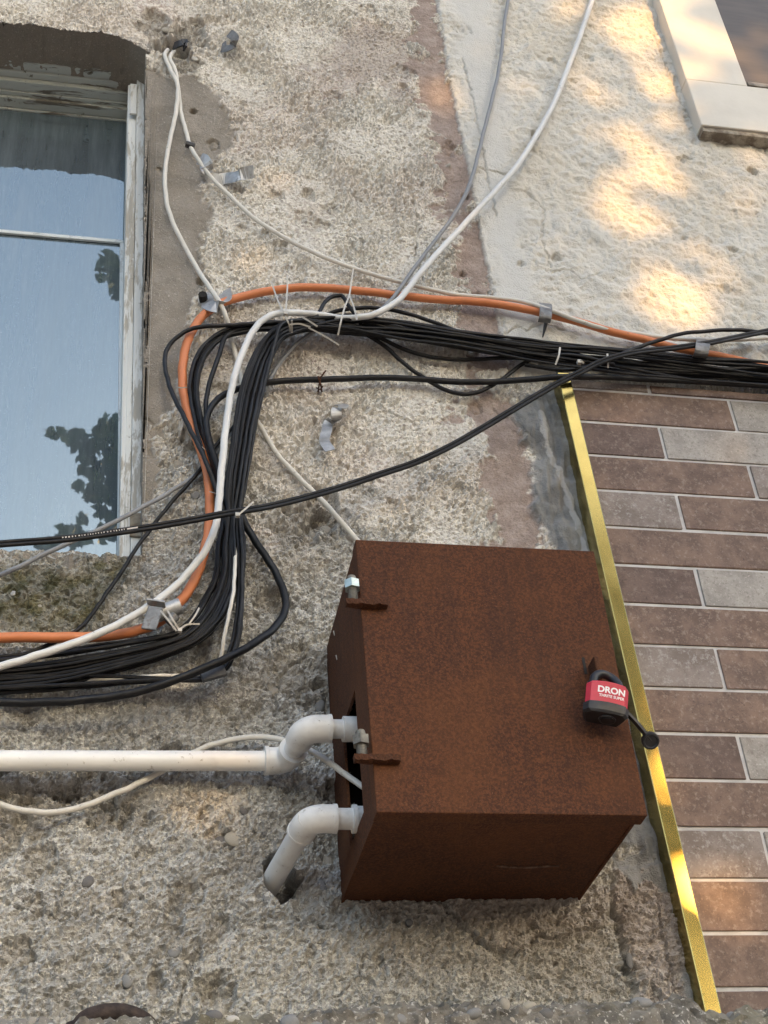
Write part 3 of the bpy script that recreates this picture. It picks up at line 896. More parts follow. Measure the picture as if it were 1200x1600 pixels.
# pebbles bedded in the wall
WPB = [(497, 1099, 11, 12, 0), (424, 1078, 11, 8, 4), (468, 1062, 11, 6, 1), (506, 1062, 8, 9, 2), (345, 1314, 12, 8, 2), (366, 1310, 16, 10, 1), (404, 1398, 8, 11, 0), (420, 1403, 11, 8, 0), (136, 1375, 11, 9, 2), (414, 1299, 6, 6, 2), (512, 1346, 9, 12, 4), (504, 1382, 6, 9, 0), (500, 1420, 10, 7, 4),
       (318, 1276, 9, 5, 2), (381, 1266, 7, 7, 2), (200, 1350, 4, 4, 2), (50, 1232, 13, 7, 4), (78, 1229, 8, 6, 2), (137, 1285, 6, 6, 2), (71, 1282, 7, 6, 2), (104, 1228, 5, 4, 2), (122, 1530, 9, 8, 0), (198, 1533, 10, 10, 0), (272, 1485, 10, 8, 0), (290, 1501, 6, 5, 3), (372, 1575, 12, 4, 3), (115, 1254, 4, 4, 2), (10, 1355, 6, 5, 2),
       (194, 917, 6, 5, 3), (225, 915, 11, 4, 1), (272, 889, 5, 5, 2), (250, 730, 14, 11, 4), (280, 726, 11, 10, 4), (304, 771, 8, 7, 0), (306, 985, 9, 6, 0), (330, 990, 10, 7, 4), (510, 828, 9, 8, 4), (487, 835, 7, 6, 4), (465, 830, 8, 5, 1), (428, 938, 6, 5, 2), (402, 984, 4, 4, 2), (60, 946, 5, 4, 1), (90, 925, 4, 5, 1), (40, 910, 4, 4, 3),
       (120, 960, 5, 4, 1), (20, 925, 5, 4, 3), (130, 1070, 6, 5, 4), (340, 1100, 7, 5, 4), (365, 1083, 4, 4, 2), (640, 1440, 6, 5, 2), (593, 1443, 6, 5, 2), (745, 1455, 5, 6, 2), (815, 1526, 7, 5, 0), (880, 1533, 5, 4, 2), (700, 1430, 4, 4, 2), (605, 1510, 5, 5, 2), (850, 1470, 4, 5, 4), (985, 1500, 6, 10, 2), (995, 1530, 10, 8, 2),
       (1000, 1560, 12, 6, 4), (560, 1530, 5, 5, 4), (330, 1390, 6, 5, 4), (300, 1340, 5, 4, 4), (240, 1420, 5, 4, 4), (170, 1440, 6, 5, 4), (450, 1450, 6, 4, 1), (480, 1500, 5, 4, 4), (30, 1440, 5, 5, 3), (40, 1400, 4, 4, 1), (70, 1500, 5, 4, 3), (230, 70, 8, 5, 1), (262, 45, 10, 5, 1), (300, 35, 9, 5, 4), (320, 60, 7, 5, 1), (285, 100, 8, 5, 1), (215, 30, 7, 4, 4), (305, 90, 6, 4, 3)]
for px, py, a_, b_, mi in WPB:
    pt = U(px, py); s_ = sc(px, py)
    y = surf(pt[0], pt[2])
    pt = U(px, py, y)
    pebble((pt[0], y + .0022, pt[2]), (a_ * s_, min(a_, b_) * s_ * .55, b_ * s_ * 1.25), mi, wall, (R_.uniform(-.15, .15), R_.uniform(-.5, .5), R_.uniform(-.15, .15)))

# ------------------------------------------------------------------ rusty box
BX0, BX1, BY, BZ0, BZ1 = -.0840, .1735, -.211, 2.0835, 2.3955
box = thing('rusty_steel_box', ((BX0 + BX1) / 2, BY / 2, BZ0), 'rusty brown steel meter box hung on the plaster wall', 'box')
th = .003
DY = BY + .021
HY0, HY1, HZ0, HZ1 = -.145, -.066, 2.115, 2.252      # opening cut in the left side
mb = MB()
mb.box((BX0, DY + .0012, BZ0 + .001), (BX0 + th, HY0, BZ1 - .001))
mb.box((BX0, HY1, BZ0 + .001), (BX0 + th, .004, BZ1 - .001))
mb.box((BX0, HY0, HZ1), (BX0 + th, HY1, BZ1 - .001))
mb.box((BX0, HY0, BZ0 + .001), (BX0 + th, HY1, HZ0))
mb.build('side_panel', MAT_RUST, box)
MB().box((BX1 - th, DY + .0012, BZ0 + .001), (BX1, .004, BZ1 - .001)).build('side_panel', MAT_RUST, box)
MB().box((BX0 + th + .0001, DY + .0012, BZ0 + .002), (BX1 - th - .0001, .004, BZ0 + .005)).build('bottom_panel', MAT_RUST, box)
MB().box((BX0 + th + .0001, DY + .0012, BZ1 - .005), (BX1 - th - .0001, .004, BZ1 - .002)).build('top_panel', MAT_RUST, box)
MB().box((BX0 + th + .0001, -.004, BZ0 + .0051), (BX1 - th - .0001, -.001, BZ1 - .0051)).build('back_panel', MAT_DARK, box)
door = MB().box((BX0 - .0012, BY, BZ0 - .0005), (BX1 + .0055, DY, BZ1 + .0005), bev=.0012).build('door', MAT_RUST, box)
def ngon(c, r, n, h, axis='z', ph=0.0):
    pts = [(c[0] + r * math.cos(ph + 2 * math.pi * k / n), c[1] + r * math.sin(ph + 2 * math.pi * k / n), c[2]) for k in range(n)]
    return MB().prism(pts, (0, 0, h))
def hinge(bx, by_px, bar_px, nutmat, long):
    """bolt standing on a twisted bar welded to the door"""
    hy = BY - .004
    x0 = U(bx, by_px, hy)[0]
    zb = U(bx, bar_px, hy)[2]
    zn = U(bx, by_px, hy)[2]
    # bar: twisted rusty flat iron
    pts = []; Wv = []
    xe = U(long, bar_px, hy)[0]
    for i in range(15):
        u = i / 14
        pts.append((x0 - .008 + (xe - x0 + .008) * u, BY - .0045, zb - .004 * 0 + .0004 * math.sin(u * 17)))
        an = .10 * math.sin(u * 14) + .1 * math.sin(u * 31)
        Wv.append((0, math.cos(an), math.sin(an)))
    hb = MB().ribbon(pts, Wv, .0095, .0060).build('hinge_bar', MAT_RUST_D, box)
    bolt = MB().tube([(x0, hy, zb + .002), (x0, hy, zn + .010)], .0046, 12).build('bolt', MAT_BOLT, box, True)
    th_ = MB()
    z = zb + .003
    while z < zn - .006:
        th_.tube([(x0, hy, z), (x0, hy, z + .0007)], .0052, 12); z += .0016
    if th_.v: th_.build('thread', MAT_BOLT, bolt)
    ngon((x0, hy, zn - .0055), .0085, 6, .0095, ph=.3).build('nut', nutmat, bolt)
    MB().tube([(x0, hy, zn + .0041), (x0, hy, zn + .0085)], .0050, 12).build('bolt_tip', MAT_BOLT, bolt, True)
hinge(550, 914, 943, MAT_NUT, 605)
hinge(564, 1157, 1186, MAT_BOLT, 625)
# hasp plate through the door
hp = U(926, 1062, BY)
MB().box((hp[0] - .0025, BY - .020, hp[2] - .012), (hp[0] + .0025, BY + .002, hp[2] + .016), bev=.001).build('hasp_tongue', MAT_RUST_D, box)
MB().box((hp[0] - .0075, BY - .0006, hp[2] + .006), (hp[0] - .0045, BY + .001, hp[2] + .026)).build('slot', MAT_DARK, box)
# weld seam on the bottom, chips of paint on the side
sm = [(x, BY * .42 + .002 * math.sin(x * 90), BZ0 + .0012) for x in np.linspace(.06, .125, 12)]
MB().tube(sm, .0011, 6).build('weld_seam', simple('weld', (.16, .10, .07), (.07, .035, .02), 120, .8), box, True)
for (px, py) in ((522, 992), (526, 1030)):
    v = FWD + RIGHT * (px - 600) / F_PX + DOWN * (py - 800) / F_PX
    pt = CAM + v * (BX0 - CAM[0]) / v[0]
    MB().ribbon([(BX0 - .0004, pt[1] - .004, pt[2] - .003), (BX0 - .0012, pt[1] - .005, pt[2] + .001), (BX0 - .0004, pt[1] - .001, pt[2] + .003)], (0, .7, .7), .003, .0005).build('peeling_chip', MAT_TIE, box)

# ------------------------------------------------------------------ padlock
LC = U(945, 1104, BY - .022)
pad = thing('padlock', LC, 'red and black padlock hanging on the rusty box door', 'padlock')
LR = Matrix.Rotation(math.radians(13), 4, 'Y') @ Matrix.Rotation(math.radians(-4), 4, 'Z') @ Matrix.Rotation(math.radians(4), 4, 'X')
def lk(p): return tuple(np.array(LR @ Vector(p)) + LC)
LS = sc(944, 1096, BY - .022)
W2 = 34 * LS; TK = .0115
def lock_outline(w, z, bow, ch, n=8):
    """plan outline: front face bowed, corners chamfered"""
    pts = []
    for i in range(n + 1):
        x = -w + ch + (2 * w - 2 * ch) * i / n
        pts.append((x, -TK - bow * (1 - (x / w) ** 2), z))
    pts.append((w, -TK + ch * 1.2, z))
    for i in range(n + 1):
        x = w - ch - (2 * w - 2 * ch) * i / n
        pts.append((x, TK, z))
    pts.append((-w, -TK + ch * 1.2, z))
    return pts
def loft(rings, name, mat, smooth=True):
    mb = MB(); n = len(rings[0]); vs_ = [lk(p) for r in rings for p in r]; fs_ = []
    for i in range(len(rings) - 1):
        for k in range(n):
            fs_.append((i * n + k, i * n + (k + 1) % n, (i + 1) * n + (k + 1) % n, (i + 1) * n + k))
    fs_.append(tuple(range(n))); fs_.append(tuple((len(rings) - 1) * n + k for k in range(n)))
    o_ = mb.add(vs_, fs_).build(name, mat, pad, False)
    return o_
zt, zm, zb = 29 * LS, -5 * LS, -22 * LS
def arch(pts, amt):   # top rises towards the middle
    return [(p[0], p[1], p[2] + amt * (1 - (p[0] / W2) ** 2)) for p in pts]
body = loft([lock_outline(W2 * .985, zm - .001, .0022, .004), lock_outline(W2 * .985, zt - .0012, .0022, .004), ], 'body', MAT_RED)
bv = arch(lock_outline(W2 * .985, zt - .0012, .0022, .004), .0028)
bt = arch(lock_outline(W2 * .955, zt, .0012, .004), .0028)
top = loft([lock_outline(W2 * .985, zt - .0011, .0022, .004), bv, bt], 'top_cap', MAT_RED)
cov = loft([lock_outline(W2 * .93, zb, .002, .005), lock_outline(W2 * 1.05, zb + .0025, .0032, .0045), lock_outline(W2 * 1.06, zm - .003, .0036, .0045), arch(lock_outline(W2 * 1.045, zm, .0034, .0045), .0006)], 'lower_cover', MAT_BLKPL)
MB().tube([lk((0.003, -.001, zb - .0022)), lk((0.003, -.001, zb + .001))], .0062, 20).build('keyhole_plug', MAT_BLKPL, cov, True)
ring = [lk((0.003 + .0078 * math.cos(a_), -.001 + .0078 * math.sin(a_), zb - .0006)) for a_ in np.linspace(0, 2 * math.pi, 25)]
MB().tube(ring, .0009, 6).build('keyhole_rim', simple('rim', (.05, .05, .055), None, rough=.35), cov, True)
# shackle
shp = [(-W2 * .62, 0, zt - .004), (-W2 * .62, 0, zt + .008), (-W2 * .56, .001, zt + .0135), (-W2 * .28, .003, zt + .0190), (W2 * .15, .005, zt + .0190), (W2 * .46, .003, zt + .0135), (W2 * .58, 0, zt + .007), (W2 * .58, 0, zt - .004)]
MB().tube(spline([lk(p) for p in shp], 6), .0044, 12).build('shackle', MAT_BLKPL, pad, True)
MB().tube([lk((-W2 * .62, 0, zt - .001)), lk((-W2 * .62, 0, zt + .0055))], .0062, 14).build('shackle_collar', MAT_BLKPL, pad, True)
def text_mesh(body_, size, bold, name, origin, parent, xs_=1.0):
    cu = bpy.data.curves.new(name, 'FONT'); cu.body = body_; cu.size = size; cu.align_x = 'CENTER'; cu.offset = bold; cu.extrude = .00012
    tmp = bpy.data.objects.new(name, cu); COL.objects.link(tmp)
    dg = bpy.context.evaluated_depsgraph_get()
    me_ = bpy.data.meshes.new_from_object(tmp.evaluated_get(dg))
    bpy.data.objects.remove(tmp, do_unlink=True)
    mb = MB()
    vs_ = []
    for v in me_.vertices:
        x = v.co.x * xs_ + origin[0]; z = v.co.y + origin[1]
        y = -TK - .0022 * (1 - (x / (W2 * .985)) ** 2) - .00012 - v.co.z
        vs_.append(lk((x, y, z)))
    mb.add(vs_, [tuple(p.vertices) for p in me_.polygons])
    return mb.build(name, MAT_PRINT, parent)
text_mesh('DRON', .0095, .0003, 'lettering', (.0030, zm + .0112), body, 1.0)
text_mesh('THRITE SUPER', .0042, .00008, 'small_lettering', (.0035, zm + .0062), body, .95)
# serifs of the big lettering
# key cover cap on its strap, hanging to the right
ce = U(1016, 1157, BY - .012)
stp = spline([np.array(lk((W2 * 1.0, 0, zb + .012))), U(992, 1127, BY - .022), U(1003, 1140, BY - .018), ce], 6)
MB().ribbon(stp, (0, -1, 0), .005, .0028).build('cap_strap', MAT_BLKPL, pad)
vd = (CAM - ce) / np.linalg.norm(CAM - ce)
nd_ = vd * .8 + np.array([.2, 0, -.3]); nd_ /= np.linalg.norm(nd_)
cap = MB().tube([ce - nd_ * .002, ce + nd_ * .002], .0088, 20).build('key_cap', MAT_BLKPL, pad, True)
e1 = np.cross(nd_, (0, 0, 1)); e1 /= np.linalg.norm(e1); e2 = np.cross(nd_, e1)
MB().tube([ce + nd_ * .0022 + .0072 * (math.cos(a_) * e1 + math.sin(a_) * e2) for a_ in np.linspace(0, 2 * math.pi, 25)], .0014, 6).build('cap_rim', MAT_BLKPL, cap, True)

# ------------------------------------------------------------------ PVC pipes
def arc(p0, c, p1, n=12):
    p0, c, p1 = map(np.array, (p0, c, p1))
    return [(1 - t_) ** 2 * p0 + 2 * t_ * (1 - t_) * c + t_ ** 2 * p1 for t_ in np.linspace(0, 1, n)]
def elbow(name, corner, d0, d1, r, L, parent):
    corner = np.array(corner, float); d0 = np.array(d0, float); d1 = np.array(d1, float)
    d0 /= np.linalg.norm(d0); d1 /= np.linalg.norm(d1)
    a0 = corner - d0 * L; a1 = corner + d1 * L
    bend = r * 1.15
    pts = [a0] + arc(corner - d0 * bend, corner, corner + d1 * bend, 14) + [a1]
    return MB().tube(pts, r, 24).build(name, MAT_PVC, parent, True), a0, a1
RP = .0108
HZA = 2.2304
eA = np.array([-.1400, -.030, 2.2335]); eB = np.array([-.1290, -.098, 2.2320]); inA = np.array([-.060, -.098, 2.2325])
# level of the long run
zl = U(0, 1188, -.030)[2]; xl_ = U(0, 1188, -.030)[0]; zr = U(400, 1188, -.030)[2]
eA[2] = zr
pipeA = thing('water_pipe', (-.3, -.03, zr - .02), 'long white plastic pipe running level along the wall into the box', 'pipe')
far = np.array([xl_ - .8, -.030, zl + (zl - zr) / (xl_ - U(400, 1188, -.03)[0]) * -.8])
MB().tube([far, eA], RP, 24).build('pipe_run', MAT_PVC, pipeA, True)
d0 = (eA - far) / np.linalg.norm(eA - far); d1 = (eB - eA) / np.linalg.norm(eB - eA); d2 = (inA - eB) / np.linalg.norm(inA - eB)
elb, a0, a1 = elbow('elbow', eA, d0, d1, .0146, .024, pipeA)
MB().tube([a0 - d0 * .0005, a0 + d0 * .004], .0156, 24).build('collar', MAT_PVC, elb, True)
MB().tube([a1 - d1 * .004, a1 + d1 * .0005], .0156, 24).build('collar', MAT_PVC, elb, True)
MB().tube([eA, eB], RP, 24).build('pipe_stub', MAT_PVC, pipeA, True)
elb, a0, a1 = elbow('elbow', eB, d1, d2, .0146, .026, pipeA)
MB().tube([a1 - d2 * .003, a1 + d2 * .0005], .0153, 24).build('collar', MAT_PVC, elb, True)
MB().tube([eB, inA], .0100, 24).build('pipe_stub', MAT_PVC, pipeA, True)
MB().tube([inA - d2 * .030, inA - d2 * .012], .0135, 24).build('coupling', MAT_PVC, pipeA, True)
MB().tube([inA - d2 * .0125, inA - d2 * .006], .0155, 24).build('coupling_ring', MAT_WCABLE, pipeA, True)
pipeB = thing('short_water_pipe', (-.152, 0, 2.10), 'short white plastic pipe coming from a hole in the wall', 'pipe')
hB = np.array([-.1565, .035, 2.1130]); eC = np.array([-.1310, -.104, 2.1275]); inB = np.array([-.060, -.104, 2.1275])
d1 = (eC - hB) / np.linalg.norm(eC - hB); d2 = np.array([1., 0, 0])
MB().tube([hB, eC], .0114, 24).build('pipe_stub', MAT_PVC, pipeB, True)
elb, a0, a1 = elbow('elbow', eC, d1, d2, .0142, .027, pipeB)
MB().tube([a0 - d1 * .0004, a0 + d1 * .003], .0148, 24).build('collar', MAT_PVC, elb, True)
MB().tube([a1 - d2 * .003, a1 + d2 * .0005], .0149, 24).build('collar', MAT_PVC, elb, True)
MB().tube([eC, inB], .0108, 24).build('pipe_stub', MAT_PVC, pipeB, True)
MB().tube([inB - d2 * .0275, inB - d2 * .0235], .0145, 24).build('coupling_ring', MAT_PVC, pipeB, True)
MB().tube([inB - d2 * .0235, inB - d2 * .004], .0130, 24).build('coupling', MAT_PVC, pipeB, True)

# ------------------------------------------------------------------ cables
CN = [0]
def cable(name, rows, rpx, mat, label, Y=None, seg=10, group=None, cat='cable'):
    P = trk(rows, Y)
    CN[0] += 1
    uu = np.arange(len(P)) * .33
    amp_ = .0007 * np.minimum(1, np.minimum(np.arange(len(P)), np.arange(len(P))[::-1]) / 6)
    P = P + np.stack([perlin(uu * .9, uu * 0 + CN[0] * 3.7, 7), .6 * perlin(uu * .9, uu * 0 + CN[0] * 5.1, 8), perlin(uu * .9, uu * 0 + CN[0] * 7.3, 9)], 1) * amp_[:, None]
    mid = rows[len(rows) // 2]
    s_ = sc(mid[0], mid[1], mid[2] if len(mid) > 2 else Y)
    o_ = MB().tube(P, rpx * s_, seg).build(name, mat, None, True)
    WLOC[o_.name] = np.array(o_.location)
    return tag(o_, label, cat, group)

cable('white_cable', [(262, 78, .01), (258, 84, -.006), (258, 90, -.012), (267, 110, -.016), (277, 131, -.018), (278, 147, -.018), (274, 180, -.016), (267, 213, -.014), (259, 257, -.013), (258, 293, -.013), (263, 327, -.013), (277, 363, -.013), (293, 393, -.013), (310, 423, -.016), (326, 447, -.030), (342, 471, -.036), (354, 497, -.030), (362, 531, -.012), (371, 565, -.010), (380, 605, -.010), (391, 640, -.010), (404, 662, -.011), (429, 704, -.012), (462, 741, -.012), (500, 779, -.012), (534, 816, -.012), (558, 844, -.012), (590, 880, -.012)],
      3.8, MAT_WCABLE, 'thin white cable from the broken corner hanging left of its twin down to the box')
w2 = cable('white_cable', [(272, 80, .012), (267, 86, -.004), (266, 94, -.010), (273, 107, -.013), (277, 127, -.012), (280, 150, -.012), (283, 177, -.012), (290, 203, -.012), (297, 227, -.013), (310, 250, -.015), (330, 277, -.015), (360, 307, -.014), (400, 343, -.014), (458, 379, -.014), (508, 402, -.014), (558, 421, -.014), (600, 434, -.015), (650, 447, -.015), (710, 460, -.017), (765, 465, -.020), (820, 472, -.024), (860, 485, -.030), (900, 500, -.026), (950, 515, -.024), (1000, 522, -.022), (1050, 529, -.024), (1090, 531, -.026), (1140, 531, -.02), (1200, 528, -.018), (1320, 520, -.018)],
      3.5, MAT_WCABLE, 'thin white cable from the broken corner running right along the orange conduit')
tb = U(297, 227, -.014)
MB().tube([tb + np.array([-.006, 0, .002]), tb + np.array([.006, 0, -.002])], .0052, 8).build('black_tape', MAT_BLKPL, w2)
cable('coax_cable', [(940, -50, -.018), (925, 0, -.018), (913, 37, -.019), (897, 82, -.020), (879, 128, -.020), (861, 170, -.020), (833, 220, -.021), (806, 261, -.022), (774, 298, -.024), (742, 332, -.026), (710, 367, -.028), (677, 403, -.032), (650, 434, -.036), (631, 460, -.042), (605, 481, -.046), (575, 494, -.046), (537, 497, -.038), (500, 492, -.036), (470, 489, -.046), (440, 489, -.058), (417, 496, -.064), (399, 512, -.066), (384, 539, -.066), (371, 572, -.066), (361, 610, -.066), (354, 662, -.066), (348, 711, -.066), (344, 756, -.064), (341, 797, -.060), (336, 826, -.056), (321, 859, -.050), (300, 888, -.044), (275, 915, -.040), (246, 938, -.042), (217, 957, -.046), (179, 978, -.048), (137, 997, -.048), (92, 1013, -.048), (46, 1028, -.046), (0, 1042, -.044), (-120, 1075, -.04)],
      5.2, MAT_COAX, 'thick pale grey coax cable sweeping from the top through the bundle to lower left', seg=14)
cable('grey_cable', [(800, -50, -.014), (794, 0, -.014), (787, 46, -.015), (781, 101, -.015), (770, 151, -.015), (758, 197, -.016), (746, 247, -.016), (732, 293, -.017), (710, 335, -.018), (687, 367, -.020), (650, 415, -.026), (628, 447, -.032), (610, 470, -.034), (590, 488, -.03), (560, 502, -.02)],
      3.2, MAT_GCABLE, 'thin grey cable hanging from the top left of the coax')
cable('orange_conduit', [(1250, 590, -.016), (1150, 562, -.018), (1100, 552, -.020), (1050, 542, -.021), (1000, 529, -.021), (950, 517, -.021), (900, 502, -.021), (850, 490, -.021), (800, 479, -.020), (750, 472, -.017), (700, 469, -.015), (650, 465, -.014), (594, 458, -.014), (537, 452, -.014), (481, 449, -.014), (425, 454, -.014), (380, 463, -.016), (350, 472, -.018), (327, 485, -.020), (309, 503, -.022), (296, 526, -.022), (288, 552, -.022), (285, 582, -.022), (287, 614, -.022), (294, 644, -.022), (303, 674, -.022), (314, 704, -.022), (322, 730, -.022), (326, 756, -.022), (328, 786, -.022), (327, 820, -.022), (321, 855, -.022), (310, 892, -.022), (294, 924, -.022), (273, 949, -.022), (250, 970, -.022), (225, 982, -.024), (183, 992, -.026), (137, 996, -.028), (83, 996, -.028), (0, 996, -.026), (-120, 994, -.024)],
      7.0, MAT_ORANGE, 'orange plastic conduit looping round the black cable bundle', seg=14)
cable('grey_cable', [(560, 508, -.030), (510, 510, -.014), (481, 524, -.012), (455, 546, -.011), (429, 580, -.011), (414, 606, -.011), (399, 627, -.011), (380, 651, -.011), (350, 690, -.011), (316, 733, -.012), (275, 763, -.016), (223, 792, -.026), (172, 819, -.034), (120, 843, -.038), (69, 866, -.040), (28, 886, -.040), (0, 899, -.040), (-100, 945, -.04)],
      3.6, MAT_GCABLE, 'thin grey cable slanting behind the bundle across the window bottom')
cable('white_cable', [(-100, 1228, -.016), (0, 1257, -.016), (40, 1267, -.016), (85, 1269, -.016), (130, 1260, -.016), (175, 1242, -.016), (215, 1225, -.015), (250, 1206, -.013), (310, 1172, -.013), (350, 1159, -.015), (390, 1152, -.018), (425, 1153, -.024), (475, 1168, -.040), (510, 1188, -.055), (540, 1210, -.070), (565, 1228, -.085), (600, 1250, -.10)],
      4.7, MAT_WCABLE, 'loose white cable looping behind the long pipe into the box')
cable('white_cable', [(368, 850, -.030), (367, 890, -.050), (365, 922, -.056), (358, 959, -.054), (350, 997, -.046), (344, 1030, -.034), (330, 1048, -.026), (294, 1054, -.030), (250, 1056, -.034), (167, 1061, -.034), (80, 1066, -.024)],
      3.0, MAT_WCABLE, 'short visible white cable turning through the lower right of the bundle')
# black cables that run apart from the bundle
cable('black_cable', [(345, 770, -.034), (362, 784, -.030), (371, 795, -.026), (387, 826, -.022), (408, 859, -.020), (429, 892, -.020), (444, 926, -.022), (446, 951, -.024), (433, 976, -.030), (408, 998, -.040), (375, 1018, -.052), (333, 1038, -.062), (283, 1059, -.060), (233, 1076, -.056), (179, 1088, -.052), (117, 1095, -.048), (54, 1098, -.044), (0, 1097, -.042), (-120, 1092, -.04)],
      6.4, MAT_BLACK, 'thick black cable bowing far right then lowest under the bundle', seg=12)
tw = []
rows = [(-120, 862), (0, 850), (103, 842), (206, 828), (275, 817), (350, 803), (425, 790), (485, 775), (537, 760), (594, 741), (650, 722), (700, 699), (750, 671), (800, 641), (840, 617), (870, 600), (900, 585), (940, 565), (980, 553), (1020, 547), (1050, 544), (1100, 537), (1150, 527), (1200, 517), (1320, 496)]
Yk = [-.09, -.09, -.09, -.088, -.086, -.086, -.070, -.060, -.052, -.048, -.046, -.046, -.046, -.047, -.048, -.050, -.054, -.058, -.060, -.058, -.056, -.056, -.05, -.045, -.04]
mb = MB()
Pk = trk([(a_, b_, c_) for (a_, b_), c_ in zip(rows, Yk)])
rk = 3.3 * sc(400, 795, -.08)
tang = np.gradient(Pk, axis=0); tang /= np.linalg.norm(tang, axis=1)[:, None]
offv = np.cross(tang, (0, 1., 0)); offv /= np.linalg.norm(offv, axis=1)[:, None]
mb.tube(Pk + offv * rk * .92, rk, 10); mb.tube(Pk - offv * rk * .92, rk, 10)
mb.tube(Pk, rk * .45, 6)
o = mb.build('black_drop_cable', MAT_BLACK, None, True)
WLOC[o.name] = np.array(o.location)
tag(o, 'flat twin black cable slanting across the whole picture in front of everything', 'cable')
# its printed legend: short white dashes, unreadable
up = offv
dsh = MB(); ok = [i for i in range(len(Pk)) if 0 < i < len(Pk) - 1]
def legend(px0, px1, gap, ln, tone=.0004):
    Pf = []
    for i in range(len(Pk) - 1):
        for t_ in np.linspace(0, 1, 24, endpoint=False): Pf.append(np.append(Pk[i] * (1 - t_) + Pk[i + 1] * t_, i))
    Pf = np.array(Pf)
    a_ = U(px0, 840, -.09)[0]; b_ = U(px1, 830, -.088)[0]
    run = 0; last = None; on = True; seg_ = []; R2 = random.Random(int(px0)); lim = ln
    for q in Pf:
        if not (a_ < q[0] < b_): continue
        i = int(q[3]); n_ = np.array([0, -1., 0]) * .75 - offv[i] * 0 - up[i] * 0
        p_ = q[:3] - (offv[i] if offv[i][2] < 0 else -offv[i]) * rk * .95
        cam_ = (CAM - p_); cam_ -= tang[i] * (cam_ @ tang[i]); cam_ /= np.linalg.norm(cam_)
        p_ = p_ + cam_ * rk * 1.0
        if last is not None: run += np.linalg.norm(p_ - last)
        last = p_
        if on: seg_.append((p_, cam_, tang[i]))
        if run > lim:
            if on and len(seg_) > 1:
                wv = np.cross(seg_[0][1], seg_[0][2])
                dsh.ribbon([s_[0] for s_ in seg_], wv, .0015, .0003)
            on = not on; run = 0; seg_ = []; lim = (ln if on else gap) * R2.uniform(.6, 1.4)
legend(75, 96, .02, .014); legend(97, 198, .0014, .0016); legend(198, 217, .02, .012)
if dsh.v: dsh.build('printed_legend', MAT_PRINT, o)
KC = [('black_cable', [(1320, 612, -.02), (1150, 600, -.022), (1000, 592, -.026), (930, 589, -.036), (872, 589, -.040), (850, 591, -.034), (800, 595, -.024), (750, 597, -.018), (700, 596, -.016), (650, 592, -.016), (594, 590, -.016), (537, 592, -.016), (500, 593, -.016), (462, 594, -.016), (425, 597, -.016), (391, 602, -.018), (356, 614, -.024), (339, 625, -.030), (327, 641, -.032), (322, 661, -.032), (325, 684, -.032), (334, 712, -.034), (346, 750, -.036), (356, 790, -.034), (360, 830, -.03)], 5.0, 'medium black cable running level under the bundle and curling into it'),
      ('black_cable', [(560, 515, -.024), (480, 504, -.026), (420, 505, -.030), (380, 507, -.034), (350, 509, -.036), (320, 510, -.036), (292, 517, -.034), (272, 531, -.030), (260, 548, -.028), (258, 572, -.028), (263, 596, -.030), (273, 623, -.034), (289, 654, -.040), (303, 682, -.042), (316, 708, -.042), (326, 732, -.040), (336, 760, -.036), (350, 800, -.034), (358, 840, -.03)], 3.6, 'thin black cable making the leftmost loop outside the orange conduit'),
      ('black_cable', [(560, 515, -.02), (600, 540, -.014), (630, 567, -.013), (665, 592, -.012), (695, 609, -.012), (725, 616, -.012), (755, 610, -.013), (785, 592, -.014), (820, 567, -.016), (850, 556, -.03), (900, 556, -.04), (960, 570, -.04)], 3.3, 'thin black cable sagging deepest below the bundle right of centre'),
      ('black_cable', [(560, 518, -.03), (600, 531, -.016), (640, 549, -.013), (680, 559, -.013), (725, 562, -.013), (770, 560, -.015), (820, 560, -.022), (900, 572, -.03)], 3.2, 'thin black cable sagging slightly just below the bundle'),
      ('black_cable', [(470, 505, -.03), (488, 500, -.036), (498, 489, -.038), (507, 473, -.036), (519, 464, -.034), (534, 462, -.034), (543, 475, -.034), (554, 490, -.034), (566, 506, -.028)], 3.2, 'short black cable loop sticking up above the tied bundle'),
      ('black_cable', [(450, 505, -.022), (504, 493, -.024), (530, 485, -.022), (567, 481, -.020), (605, 483, -.018), (650, 494, -.018), (700, 512, -.020), (750, 529, -.024), (820, 545, -.03), (900, 556, -.03)], 3.2, 'thin black cable arching just above the bundle beside the coax'),
      ('black_cable', [(1320, 535, -.03), (1200, 521, -.036), (1159, 516, -.038), (1108, 517, -.040), (1062, 522, -.042), (1026, 533, -.044), (989, 546, -.046), (962, 557, -.046), (930, 570, -.042), (880, 578, -.03), (820, 570, -.02)], 3.2, 'thin black cable arching highest over the bundle at the right edge'),
      ('black_cable', [(372, 660, -.020), (339, 694, -.018), (313, 733, -.016), (296, 754, -.015), (268, 785, -.014), (241, 819, -.014), (213, 857, -.014), (189, 895, -.014), (165, 929, -.014), (146, 957, -.014), (129, 978, -.015), (108, 992, -.016), (75, 1008, -.018), (0, 1034, -.02), (-100, 1050, -.02)], 3.3, 'thin black cable slanting down left from the bundle past the window corner'),
      ('black_cable', [(520, 506, -.03), (470, 500, -.044), (440, 507, -.054), (428, 542, -.054), (418, 580, -.052), (410, 614, -.050), (399, 655, -.048), (387, 700, -.046), (376, 742, -.042), (367, 785, -.036), (366, 830, -.03)], 3.2, 'thin black cable dropping straight along the right side of the bundle neck'),
      ('black_cable', [(450, 512, -.022), (400, 512, -.026), (357, 522, -.028), (342, 557, -.028), (329, 594, -.026), (322, 632, -.024), (325, 672, -.024), (334, 712, -.024), (346, 760, -.026), (358, 810, -.024)], 4.0, 'black cable dropping between the outer arch and the coax')]
for nm, rws, rp, lb in KC:
    cable(nm, rws, rp, MAT_BLACK, lb)

